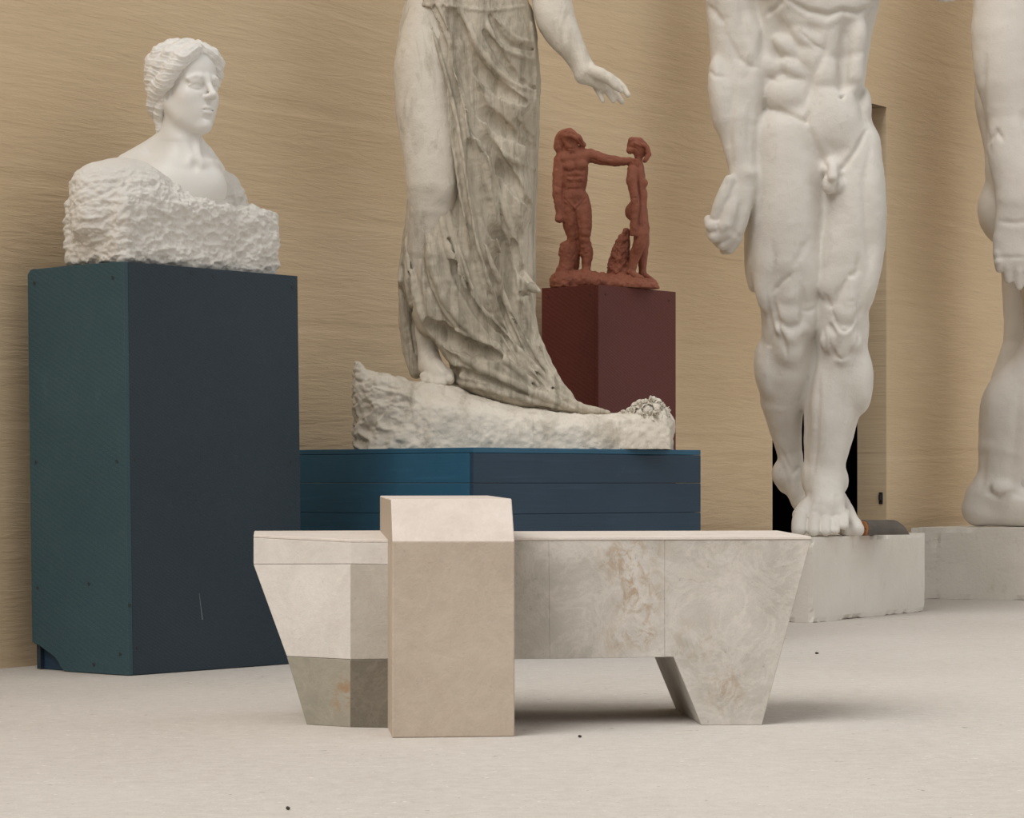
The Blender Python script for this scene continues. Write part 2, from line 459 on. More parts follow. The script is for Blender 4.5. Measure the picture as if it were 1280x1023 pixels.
# ------------------------------------------------------------------ the setting
W0 = fl(0, 836); WD = Vector((0.57, 0.8216, 0)).normalized(); WN = Vector((WD.y, -WD.x, 0))   # wall line and its normal into the hall
def wall_at(px):
    s = (px-640)/F
    t = (s*W0.y-W0.x)/(WD.x-s*WD.y)
    return W0+WD*t, t
M_wall, M_rev, M_floor = mat_wall(), mat_reveal(), mat_floor()
tag(mk('floor', *prism([(-14, -6), (14, -6), (14, 24), (-14, 24)], -0.2, 0.0), M_floor), kind='structure')
pl_, tl = wall_at(965.5); pr_, tr = wall_at(1108)
TH, WH = 0.165, 5.2
door_h = H-(134-HY)*pr_.y/F
def wall_box(t0, t1, z0, z1): return [(t, y, z) for z in (z0, z1) for t, y in ((t0, 0), (t1, 0), (t1, TH), (t0, TH))]
vv, ff = [], []
for t0, t1, z0, z1 in ((-8, tl, 0, WH), (tl, tr, door_h, WH), (tr, 16, 0, WH)):
    b = len(vv); vv += wall_box(t0, t1, z0, z1)
    ff += [[b+i for i in q] for q in ((0, 1, 2, 3), (4, 5, 6, 7), (0, 1, 5, 4), (1, 2, 6, 5), (2, 3, 7, 6), (3, 0, 4, 7))]
wb = mk('wall_back', vv, ff, M_wall)
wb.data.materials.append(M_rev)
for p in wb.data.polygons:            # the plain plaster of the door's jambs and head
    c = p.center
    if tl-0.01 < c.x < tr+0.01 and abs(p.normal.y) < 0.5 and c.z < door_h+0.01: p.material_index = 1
wb.location = (W0.x, W0.y, 0); wb.rotation_euler = (0, 0, math.atan2(WD.y, WD.x))
tag(wb, kind='structure')
# unlit room behind the doorway
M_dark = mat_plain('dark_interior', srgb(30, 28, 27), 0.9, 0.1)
def inroom(t, y): p = W0+WD*t-WN*y; return (p.x, p.y)
def strip(pts, th, z0, z1, name):
    a, b = Vector(inroom(*pts[0])), Vector(inroom(*pts[1])); d = (b-a).normalized(); nn = Vector((-d.y, d.x))*th
    tag(mk(name, *prism([a, b, b+nn, a+nn], z0, z1), M_dark), kind='structure')
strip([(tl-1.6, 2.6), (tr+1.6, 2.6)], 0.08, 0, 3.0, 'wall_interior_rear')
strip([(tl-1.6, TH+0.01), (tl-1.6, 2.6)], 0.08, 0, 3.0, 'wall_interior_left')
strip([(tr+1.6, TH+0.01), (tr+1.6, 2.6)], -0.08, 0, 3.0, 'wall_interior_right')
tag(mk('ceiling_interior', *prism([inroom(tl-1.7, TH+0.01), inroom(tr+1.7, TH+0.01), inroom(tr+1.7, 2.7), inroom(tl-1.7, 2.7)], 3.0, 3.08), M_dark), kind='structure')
# a brown crate just inside
cr = thing('wooden_crate', 'dark brown crate in the unlit room, seen through the left of the doorway', 'crate', (*inroom(tl+0.18, 0.55), 0))
cp = [inroom(tl-0.25, 0.5), inroom(tl+0.36, 0.5), inroom(tl+0.36, 0.95), inroom(tl-0.25, 0.95)]
M_crate = mat_plain('brown_crate_wood', srgb(140, 104, 88), 0.8, 0.2, 0.003)
mk('body', *prism(cp, 0.0, 0.50), M_crate, cr, bevel=0.004)
mk('lid', *prism([Vector(inroom(tl+0.055, 0.725))+(Vector(p)-Vector(inroom(tl+0.055, 0.725)))*1.05 for p in cp], 0.50, 0.535), M_crate, cr, bevel=0.004)
# small dark catch on the edge of the reveal
cpt = pr_-WN*0.03+WD*(-0.003); cz = H-(623-HY)*pr_.y/F
ct = thing('door_catch', 'small dark metal catch on the right edge of the doorway', 'catch', (cpt.x, cpt.y, cz))
M_iron = mat_plain('dark_iron', srgb(38, 42, 44), 0.5, 0.5)
def ebox(c, e1, h1, e2, h2, hz):
    c = Vector(c); pts = [c+e1*(a*h1)+e2*(b*h2) for a, b in ((-1, -1), (1, -1), (1, 1), (-1, 1))]
    return prism([(p.x, p.y) for p in pts], c.z-hz, c.z+hz)
mk('strike_plate', *ebox((cpt.x, cpt.y, cz), WD, 0.005, WN, 0.010, 0.030), M_iron, ct, bevel=0.002)
mk('keeper', *ebox((cpt.x-WD.x*0.01, cpt.y-WD.y*0.01, cz+0.004), WD, 0.007, WN, 0.006, 0.014), M_iron, ct, bevel=0.002)

# ------------------------------------------------------------------ tall blue pedestal
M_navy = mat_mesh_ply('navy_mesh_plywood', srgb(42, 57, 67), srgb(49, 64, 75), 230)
M_navy_lit = mat_mesh_ply('lit_navy_mesh_plywood', srgb(54, 82, 91), srgb(64, 92, 100), 230)  # paler, greener copy of the navy: light on the left panel put into its colour
M_screw = mat_plain('dull_screw_steel', srgb(34, 40, 46), 0.45, 0.5)
pn, pR, pL = fl(161, 845.5), fl(378, 829.5), fl(40.5, 837.5)
PT = H-(327-HY)*pn.y/F
eR = (pR-pn); eL = (pL-pn); wR, wL = eR.length, eL.length; eR.normalize(); eL.normalize()
lean = at(154.5, 327, pn.y); lean.z = 0; lean = Vector((lean.x-pn.x, 0, 0))
ped = thing('display_pedestal', 'tall dark blue plywood pedestal with a chipped lower corner, under the white marble bust', 'pedestal', ((pR+pL)*0.5).to_tuple())
def panel(a, e, w, nrm, th, outline):
    """upright board: outline of (along, z) on the outer face, thickness inwards; leans with the case"""
    def P(u, z, d): q = a+e*u-nrm*d+lean*(z/PT); return (q.x, q.y, z)
    n = len(outline); v = [P(u, z, 0) for u, z in outline]+[P(u, z, th) for u, z in outline]
    return v, [list(range(n)), list(range(n, 2*n))[::-1]]+[[i, (i+1) % n, n+(i+1) % n, n+i] for i in range(n)]
nL = Vector((eL.y, -eL.x, 0)); nL = nL if nL.y < 0 else -nL
nR = Vector((eR.y, -eR.x, 0)); nR = nR if nR.y < 0 else -nR
TP = 0.018
ch = [(wL*0.66, 0.0), (wL*0.70, 0.012), (wL*0.73, 0.03), (wL*0.77, 0.045), (wL*0.82, 0.055), (wL*0.88, 0.066), (wL*0.93, 0.077), (wL*0.97, 0.080), (wL, 0.086)]
top_l = [(wL, PT-0.02), (wL*0.985, PT-0.012), (wL*0.97, PT-0.004), (wL*0.6, PT), (0.0, PT)]
mk('side_panel', *panel(pn, eL, wL, nL, TP, [(0, 0.002)]+[(u, z+0.002) for u, z in ch]+top_l), M_navy_lit, ped, bevel=0.0012)
mk('front_panel', *panel(pn+eR*TP, eR, wR, nR, TP, [(0.0, 0.002), (wR-TP, 0.002), (wR-TP, PT), (0.0, PT)]), M_navy, ped, bevel=0.0012)
pf = pL+eR*wR
mk('rear_panel', *panel(pL+eR*TP, eR, wR, -nR, TP, [(0.0, 0.002), (wR-TP, 0.002), (wR-TP, PT), (0.0, PT)]), M_navy, ped, bevel=0.001)
mk('side_panel', *panel(pR+eL*TP, eL, wL, -nL, TP, [(0.0, 0.002), (wL-2*TP, 0.002), (wL-2*TP, PT), (0.0, PT)]), M_navy, ped, bevel=0.001)
tb = [pn+lean+eR*TP+eL*TP, pn+lean+eR*(wR-TP)+eL*TP, pn+lean+eR*(wR-TP)+eL*(wL-TP), pn+lean+eR*TP+eL*(wL-TP)]
mk('top_panel', *prism([(p.x, p.y) for p in tb], PT-TP, PT-0.0005), M_navy, ped, bevel=0.001)
bt = [pn+eL*(wL*0.62)+eR*(TP+0.015), pn+eL*(wL*0.975)+eR*(TP+0.015), pn+eL*(wL*0.975)+eR*(TP+0.05), pn+eL*(wL*0.62)+eR*(TP+0.05)]
mk('inner_batten', *prism([(p.x, p.y) for p in bt], 0.001, 0.14), mat_paint_wood('blue_painted_batten', srgb(36, 58, 80), srgb(48, 72, 92)), ped, bevel=0.002)
def on_panel(px, py, a, nrm):
    d0 = Vector(((px-640)/F, 1.0, -(py-HY)/F)); o = Vector((0, 0, H))
    ln = Vector((0, 0, 0))
    for _ in range(4):
        t = ((a+ln-o).dot(nrm)-0)/d0.dot(nrm); p = o+d0*t; ln = lean*(p.z/PT)
    return p
def screw_on(px, py, a, nrm, parent, r=0.0062, mat=None):
    p = on_panel(px, py, a, nrm); e = Vector((-nrm.y, nrm.x, 0)); rings = []
    for rr, dd in ((r, -0.003), (r, 0.0008), (r*0.8, 0.0016), (r*0.3, 0.0004)):
        rings.append([tuple(p+e*(rr*math.cos(t))+Vector((0, 0, rr*math.sin(t)))+nrm*dd) for t in np.linspace(0, 2*math.pi, 12, endpoint=False)])
    return mk('screw', *loft(rings), mat or M_screw, parent, smooth=False)
for px, py in ((43, 354), (141, 347), (45, 578), (146, 577), (47, 735), (111, 730), (150, 818), (117, 831)): screw_on(px, py, pn, nL, ped)
for px, py in ((267, 345), (366, 359), (170, 575), (364, 578), (162, 757), (172, 810), (240, 341), (366, 796)): screw_on(px, py, pn, nR, ped)
# scratch on the front
p0 = on_panel(249, 742, pn, nR); p1 = on_panel(253, 775, pn, nR); e = Vector((-nR.y, nR.x, 0))*0.0016
mk('scratch', [tuple(p0-e*.3+nR*.0006), tuple(p0+e*.3+nR*.0006), tuple(p1+e+nR*.0006), tuple(p1-e+nR*.0006),
               tuple(p0-e*.3-nR*.001), tuple(p0+e*.3-nR*.001), tuple(p1+e-nR*.001), tuple(p1-e-nR*.001)],
   [(0, 1, 2, 3), (4, 5, 6, 7), (0, 1, 5, 4), (1, 2, 6, 5), (2, 3, 7, 6), (3, 0, 4, 7)], mat_plain('scraped_plywood', srgb(120, 128, 132)), ped)

# ------------------------------------------------------------------ low blue plank plinth under the draped statue
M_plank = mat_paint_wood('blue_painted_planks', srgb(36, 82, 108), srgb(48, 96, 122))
M_plank_shade = mat_paint_wood('shaded_blue_painted_planks', srgb(36, 56, 74), srgb(44, 66, 84))  # same blue boards, with shade painted in for the sides turned from the light
D = 8.7; qn = Vector(((592-640)/F*D, D, 0)); fR = Vector((0.74, 0.6726, 0)).normalized(); fL = Vector((-0.6726, 0.74, 0)).normalized()
QW, QL = 1.082, 0.98; QT = H-(559.5-HY)*D/F
plin = thing('plank_plinth', 'low wide blue plank plinth under the draped female statue', 'plinth', (qn+fR*QW/2+fL*QL/2).to_tuple())
zs = [QT-0.018, QT-0.118, QT-0.222, QT-0.33, QT-0.44, QT-0.55, 0.004]
def board(a, e, n_, w, z1, z0, mat):
    v, f = prism([(p.x, p.y) for p in (a, a+e*w, a+e*w+n_*0.02, a+n_*0.02)], z0+0.0003, z1-0.0003)
    mk('board', v, f, mat, plin, bevel=0.0025)
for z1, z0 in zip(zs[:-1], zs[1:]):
    board(qn+fR*0.0005, fR, fL, QW, z1, z0, M_plank_shade); board(qn+fL*0.021, fL, fR, QL-0.02, z1, z0, M_plank)
    board(qn+fL*QL+fR*0.021, fR, -fL, QW-0.042, z1, z0, M_plank_shade); board(qn+fR*(QW)+fL*0.021, fL, -fR, QL-0.02, z1, z0, M_plank_shade)
tp = [qn, qn+fR*QW, qn+fR*QW+fL*QL, qn+fL*QL]
tpc = sum((p for p in tp), Vector())/4
mk('top_board', *prism([(p.x, p.y) for p in tp], QT-0.0175, QT), M_plank, plin, bevel=0.002)

# ------------------------------------------------------------------ narrow red pedestal
M_red = mat_mesh_ply('oxblood_mesh_plywood', srgb(98, 44, 38), srgb(112, 52, 44), 210)
D = 10.4; rn = Vector(((748-640)/F*D, D, 0)); gR = Vector((0.64, 0.77, 0)).normalized(); gL = Vector((-0.77, 0.64, 0)).normalized()
RW, RL = 0.5157, 0.288; RT = H-(356-HY)*D/F
rped = thing('display_pedestal', 'narrow oxblood red pedestal under the terracotta figures', 'pedestal', (rn+gR*RW/2+gL*RL/2).to_tuple())
def vboard(name, a, e, n_, w, mat, parent, th=0.018, top=0.0):
    mk(name, *prism([(p.x, p.y) for p in (a, a+e*w, a+e*w+n_*th, a+n_*th)], 0.002, top), mat, parent, bevel=0.0012)
vboard('front_panel', rn, gR, gL, RW, M_red, rped, top=RT); vboard('side_panel', rn+gL*0.0185, gL, gR, RL-0.0185, M_red, rped, top=RT)
vboard('rear_panel', rn+gL*RL+gR*0.0185, gR, -gL, RW-0.037, M_red, rped, top=RT); vboard('side_panel', rn+gR*RW+gL*0.0185, gL, -gR, RL-0.0185, M_red, rped, top=RT)
mk('top_panel', *prism([(p.x, p.y) for p in (rn+gR*.019+gL*.019, rn+gR*(RW-.019)+gL*.019, rn+gR*(RW-.019)+gL*(RL-.019), rn+gR*.019+gL*(RL-.019))], RT-0.02, RT), M_red, rped, bevel=0.001)
lean0 = lean; lean = Vector((0, 0, 0)); M_screwr = mat_plain('painted_over_screw', srgb(70, 30, 27), 0.5, 0.4)
nRL = Vector((-gR.x, -gR.y, 0)); nRR = Vector((-gL.x, -gL.y, 0))
for px, py in ((686, 372), (738, 369)): screw_on(px, py, rn, nRL, rped, 0.006, M_screwr)
for px, py in ((757, 368), (836, 376)): screw_on(px, py, rn, nRR, rped, 0.006, M_screwr)
lean = lean0

# ------------------------------------------------------------------ stone bench
th = math.radians(4.0); bx, by = Vector((math.cos(th), math.sin(th), 0)), Vector((-math.sin(th), math.cos(th), 0))
def front(px, py):     # a point on the bench's right front face
    d = 6.37+(px-643)/(1015-643)*0.05; return at(px, py, d)
BL = Vector((0.05, 6.6, 0))
def sp(p, r, a): return (p.x-BL.x, p.y-BL.y, p.z-BL.z, r, a)
SP = [sp(front(*q), r*1.15, a*0.85) for q, r, a in (((795, 745), 0.075, 0.75), ((802, 792), 0.045, 0.9), ((772, 700), 0.06, 0.5), ((800, 690), 0.08, 0.45), ((905, 862), 0.06, 0.6), ((870, 800), 0.06, 0.35), ((983, 845), 0.03, 0.6), ((770, 800), 0.05, 0.35))]
S_warm = mat_stone('warm_beige_limestone', srgb(172, 157, 140), srgb(186, 172, 155), None, 0.55, None, 0.4, 0.25)
S_light = mat_stone('pale_cream_limestone', srgb(202, 192, 182), srgb(216, 207, 198), None, 0.6, None, 1.3, 0.2)
S_grey = mat_stone('grey_beige_limestone', srgb(166, 160, 150), srgb(200, 193, 184), srgb(150, 120, 84), 0.6, None, 2.1, 0.45, 0.25, SP, 0.2)
S_pale = mat_stone('pale_grey_limestone', srgb(196, 189, 181), srgb(212, 206, 199), None, 0.55, None, 0.9, 0.25)
S_dark = mat_stone('olive_grey_limestone', srgb(136, 130, 116), srgb(154, 147, 133), srgb(148, 114, 76), 0.55, None, 3.3, 0.4, 0.3, [sp(at(429, 866, 6.36), 0.05, 0.7), sp(at(421, 885, 6.37), 0.03, 0.4)], 0.2)
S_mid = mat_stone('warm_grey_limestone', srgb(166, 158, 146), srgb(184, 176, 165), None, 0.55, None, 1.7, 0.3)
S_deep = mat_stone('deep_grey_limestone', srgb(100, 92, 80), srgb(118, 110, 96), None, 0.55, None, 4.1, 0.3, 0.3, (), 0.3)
BD = 0.48
bench = thing('stone_bench', 'angular pale limestone bench with a raised beige block across it', 'bench', (0.05, 6.6, 0))
def slab(poly, d0, d1, rise, name, mat, bevel=0.002):
    a = [tuple(p+by*d0) for p in poly]; b = [tuple(p+by*d1+Vector((0, 0, rise if p.z > 0.3 else 0))) for p in poly]
    return mk(name, *loft([a, b]), mat, bench, bevel=bevel)
zf = lambda p: Vector((p.x, p.y, 0.0))
TS = 0.0075     # thickness of the top slab's visible edge
up = Vector((0, 0, TS))
R1, R2 = front(560, 676.0), front(1014, 674.6)
legL, legR = zf(front(877, 907)), zf(front(952.5, 905)); inn = front(842, 821.5); bl = front(560, 824.6)
j1, j2, k1, k2 = front(686, 675.4), front(831, 675.2), front(687, 824.0), front(831, 821.8)
rise = 0.0055
slab([R1, j1, k1, bl], 0, BD, rise, 'beam_stone', S_grey, 0.0012)
slab([j1, j2, k2, k1], 0, BD, rise, 'beam_stone', S_grey, 0.0012)
slab([j2, R2, legR, legL, inn, k2], 0, BD, rise, 'splayed_leg', S_grey, 0.0018)
slab([R1, R2, R2+up, R1+up], -0.002, BD, rise, 'seat_top', S_light, 0.0015)
# left, faceted end
A = lambda y: at(438.5, y, 6.352); Bc = lambda y: at(486.8, y, 6.336)
tops = [at(317, 672.5, 6.52), A(678.5), Bc(678.5), at(486, 667, 6.84), at(318, 667.5, 6.82)]
mid1 = [at(317, 705.5, 6.52), A(705), Bc(706), at(486, 705, 6.84), at(319, 705, 6.80)]
mid2 = [at(358.5, 820.5, 6.447), A(824.5), Bc(824), at(486, 815, 6.84), at(363, 815, 6.80)]
bot = [zf(at(383.5, 906.5, 6.42)), zf(A(909.5)), zf(Bc(910)), zf(at(486, 890, 6.84)), zf(at(390, 890, 6.79))]
ex = lambda ring: [tuple(ring[0]), tuple(ring[1]), tuple(ring[2]), tuple(ring[2]+Vector((0.12, 0.03, 0))), tuple(ring[3]+Vector((0.12, 0, 0))), tuple(ring[3]), tuple(ring[4])]
mk('band_stone', *loft([ex(mid1), ex(tops)]), S_pale, bench, bevel=0.0012)
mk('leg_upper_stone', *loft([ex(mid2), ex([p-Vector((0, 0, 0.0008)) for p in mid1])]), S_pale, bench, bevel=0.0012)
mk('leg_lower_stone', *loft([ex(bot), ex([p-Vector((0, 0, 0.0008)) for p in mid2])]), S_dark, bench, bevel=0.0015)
mk('seat_top', *loft([[(x, y, z+0.0004) for x, y, z in ex(tops)], [(x, y, z+TS) for x, y, z in ex(tops)]]), S_light, bench, bevel=0.0015)
for o in bench.children:              # front-facing sides of the left leg take a darker tone
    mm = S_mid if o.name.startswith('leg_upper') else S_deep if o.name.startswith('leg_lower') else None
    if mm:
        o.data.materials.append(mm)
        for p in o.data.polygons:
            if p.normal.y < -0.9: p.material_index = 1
# raised block
b1, b2 = fl(490.2, 923), fl(643.3, 921.3)
c1, c2 = at(490.2, 677, b1.y), at(643.3, 677, b2.y)
d1, d2 = at(488.4, 624, 6.165), at(639.6, 623.6, 6.20)
e1, e2 = at(475, 619.9, 6.83), at(611, 619.7, 6.88)
back1, back2 = Vector((e1.x, e1.y, 0)), Vector((e2.x, e2.y, 0))
prof_l = [b1, c1, d1, e1, back1]; prof_r = [b2, c2, d2, e2, back2]
mk('raised_block', *loft([[tuple(p) for p in prof_l], [tuple(p) for p in prof_r]]), S_warm, bench, bevel=0.003)
bpoly = bench.children
rb = [o for o in bench.children if o.name.startswith('raised_block')][0]
rb.data.materials.append(mat_stone('top_lit_limestone', srgb(198, 185, 174), srgb(212, 201, 192), None, 0.7, None, 5.0, 0.15))  # paler copy for upward faces: light from above painted into the stone
for p in rb.data.polygons:
    if p.normal.z > 0.35: p.material_index = 1

# ------------------------------------------------------------------ white plinths
M_white = mat_marble('white_painted_plaster', srgb(222, 216, 206), srgb(234, 229, 220), 0.7, srgb(166, 153, 135), 0.66, 0.82, (5, 5, 3), 0.003, 0, 0.35)
M_white2 = mat_marble('scuffed_white_plaster', srgb(214, 208, 198), srgb(228, 222, 213), 0.7, srgb(150, 136, 116), 0.60, 0.78, (3, 3, 12), 0.003, 0, 0.4)
wn, wr = fl(1015.5, 779), fl(1156, 764.5)
hR = (wr-wn); WR = hR.length; hR.normalize(); hL = Vector((-hR.y, hR.x, 0)); WT = H-(672-HY)*wn.y/F
p1 = thing('plaster_plinth', 'white block plinth under the striding male nude, behind the bench end', 'plinth', (wn+hR*WR/2+hL*0.27).to_tuple())
def rough_block(corners, z0, z1, seed, step=0.03, amp=0.004):
    """upright block with worn, chipped arrises: a gridded box, pulled in near its edges"""
    a, b, c, d = [Vector((p.x, p.y, 0)) for p in corners]
    V_, F_ = [], []
    def face(P, nu, nv):
        base = len(V_)
        for j in range(nv+1):
            for i in range(nu+1): V_.append(tuple(P(i/nu, j/nv)))
        for j in range(nv):
            for i in range(nu): F_.append([base+j*(nu+1)+i, base+j*(nu+1)+i+1, base+(j+1)*(nu+1)+i+1, base+(j+1)*(nu+1)+i])
    zz = lambda v: Vector((0, 0, z0+(z1-z0)*v)); nz = max(2, int((z1-z0)/step))
    for p, q in ((a, b), (b, c), (c, d), (d, a)):
        face(lambda u, v, p=p, q=q: p.lerp(q, u)+zz(v), max(2, int((q-p).length/step)), nz)
    nu, nv = max(2, int((b-a).length/step)), max(2, int((d-a).length/step))
    face(lambda u, v: a.lerp(b, u).lerp(d.lerp(c, u), v)+zz(1), nu, nv); face(lambda u, v: a.lerp(b, u).lerp(d.lerp(c, u), v)+zz(0), nu, nv)
    Vn = np.array(V_); cen = np.array([(a+b+c+d).x/4, (a+b+c+d).y/4, (z0+z1)/2])
    e1 = np.array((b-a).normalized()); e2 = np.array((d-a).normalized()); L1, L2 = (b-a).length/2, (d-a).length/2
    r = Vn-cen; x, y, z = r@e1/L1, r@e2/L2, r[:, 2]/((z1-z0)/2)
    near = np.sort(np.abs(np.stack([x, y, z], 1)), 1)[:, 1] > 0.995
    n = fbm(Vn*14, 3, seed)
    pull = np.where(near, np.maximum(0, n)*0.016+0.001, 0)
    Vn = Vn-(r/np.linalg.norm(r, axis=1)[:, None])*pull[:, None]
    Vn[:, 2] = np.where(np.abs(z+1) < 1e-6, np.maximum(Vn[:, 2], z0)-0, Vn[:, 2])
    return [tuple(p) for p in Vn], F_
mk('block', *rough_block([wn, wn+hR*WR, wn+hR*WR+hL*0.54, wn+hL*0.54], 0.0, WT, 3, 0.02), M_white, p1)
# second plinth runs out of the picture on the right
un, ur = fl(1138, 748.5), fl(1280, 750.5); ud = (ur-un).normalized(); ur = un+ud*1.3
UT = H-(659.5-HY)*13.4/F
ub = WD.copy()
p2 = thing('plaster_plinth', 'long scuffed white plinth at the right edge, against the wall', 'plinth', (un+ud*0.65+ub*0.4).to_tuple())
mk('block', *rough_block([un, ur, ur+ub*0.95, un+ub*0.95], 0.0, UT, 9, 0.025), M_white2, p2)

# ------------------------------------------------------------------ curved tile lying on the plinth
M_tile = mat_plain('grey_weathered_tile', srgb(92, 86, 80), 0.75, 0.2, 0.003, 60, 0.3)
M_tile_end = mat_plain('orange_fired_clay', srgb(150, 100, 64), 0.85, 0.15, 0.003, 60, 0.2)
td = 11.42; t0, t1 = at(1083.5, 668.3, td), at(1137, 667.2, td+0.12); tx = (t1-t0); TL = tx.length; tx = Vector((tx.x, tx.y, 0)).normalized(); ty = Vector((-tx.y, tx.x, 0))
tile = thing('ridge_tile', 'curved grey clay tile with an orange broken end, lying beside the statue\'s feet', 'tile', (t0.x, t0.y, WT))
def arc(u, r0, skew=0.0, z=0.0):
    out = []
    for k in range(15):
        a = math.pi*k/14; out.append(t0+tx*(u+skew*math.sin(a))+ty*(0.075-0.075*math.cos(a)*r0)+Vector((0, 0, WT-t0.z+z+0.064*math.sin(a)*r0+0.002)))
    return out
def halfpipe(u0, u1, ro, ri, sk0, sk1):
    o = [arc(u0+(u1-u0)*i/6, ro, sk0+(sk1-sk0)*i/6) for i in range(7)]; q = [arc(u0+(u1-u0)*i/6, ri, sk0+(sk1-sk0)*i/6) for i in range(7)]
    rings = [[tuple(p) for p in a]+[tuple(p) for p in b[::-1]] for a, b in zip(o, q)]
    return loft(rings)
mk('shell', *halfpipe(0.004, TL, 1.0, 0.80, 0.03, -0.035), M_tile, tile, smooth=False, bevel=0.0)
mk('broken_end', *halfpipe(-0.006, 0.006, 0.97, 0.25, 0.03, 0.03), M_tile_end, tile)
mk('clay_core', *halfpipe(0.006, TL*0.5, 0.79, 0.2, 0.03, 0.0), M_tile_end, tile)

# ------------------------------------------------------------------ crumbs on the floor
M_peb = mat_plain('dark_grit', srgb(64, 58, 52), 0.8, 0.2)
def pebble(px, py, r, label):
    p = fl(px, py); bm = bmesh.new(); bmesh.ops.create_icosphere(bm, subdivisions=2, radius=r)
    for v in bm.verts: v.co = Vector((v.co.x*1.2, v.co.y, v.co.z*0.7))*(1+0.25*math.sin(v.co.x*900+v.co.y*700+px))
    zmin = min(v.co.z for v in bm.verts); vv = [(p.x+v.co.x, p.y+v.co.y, v.co.z-zmin) for v in bm.verts]; ff = [[v.index for v in f.verts] for f in bm.faces]; bm.free()
    tag(mk('pebble', vv, ff, M_peb, None, True, 0, (p.x, p.y, 0)), label, 'pebble')
pebble(725, 922.5, 0.004, 'tiny dark crumb on the floor in front of the bench, right of the block')
pebble(360, 1013, 0.004, 'tiny dark crumb on the floor near the bottom edge of the picture')
pebble(1021, 818, 0.005, 'tiny dark crumb on the floor right of the bench, towards the white plinth')
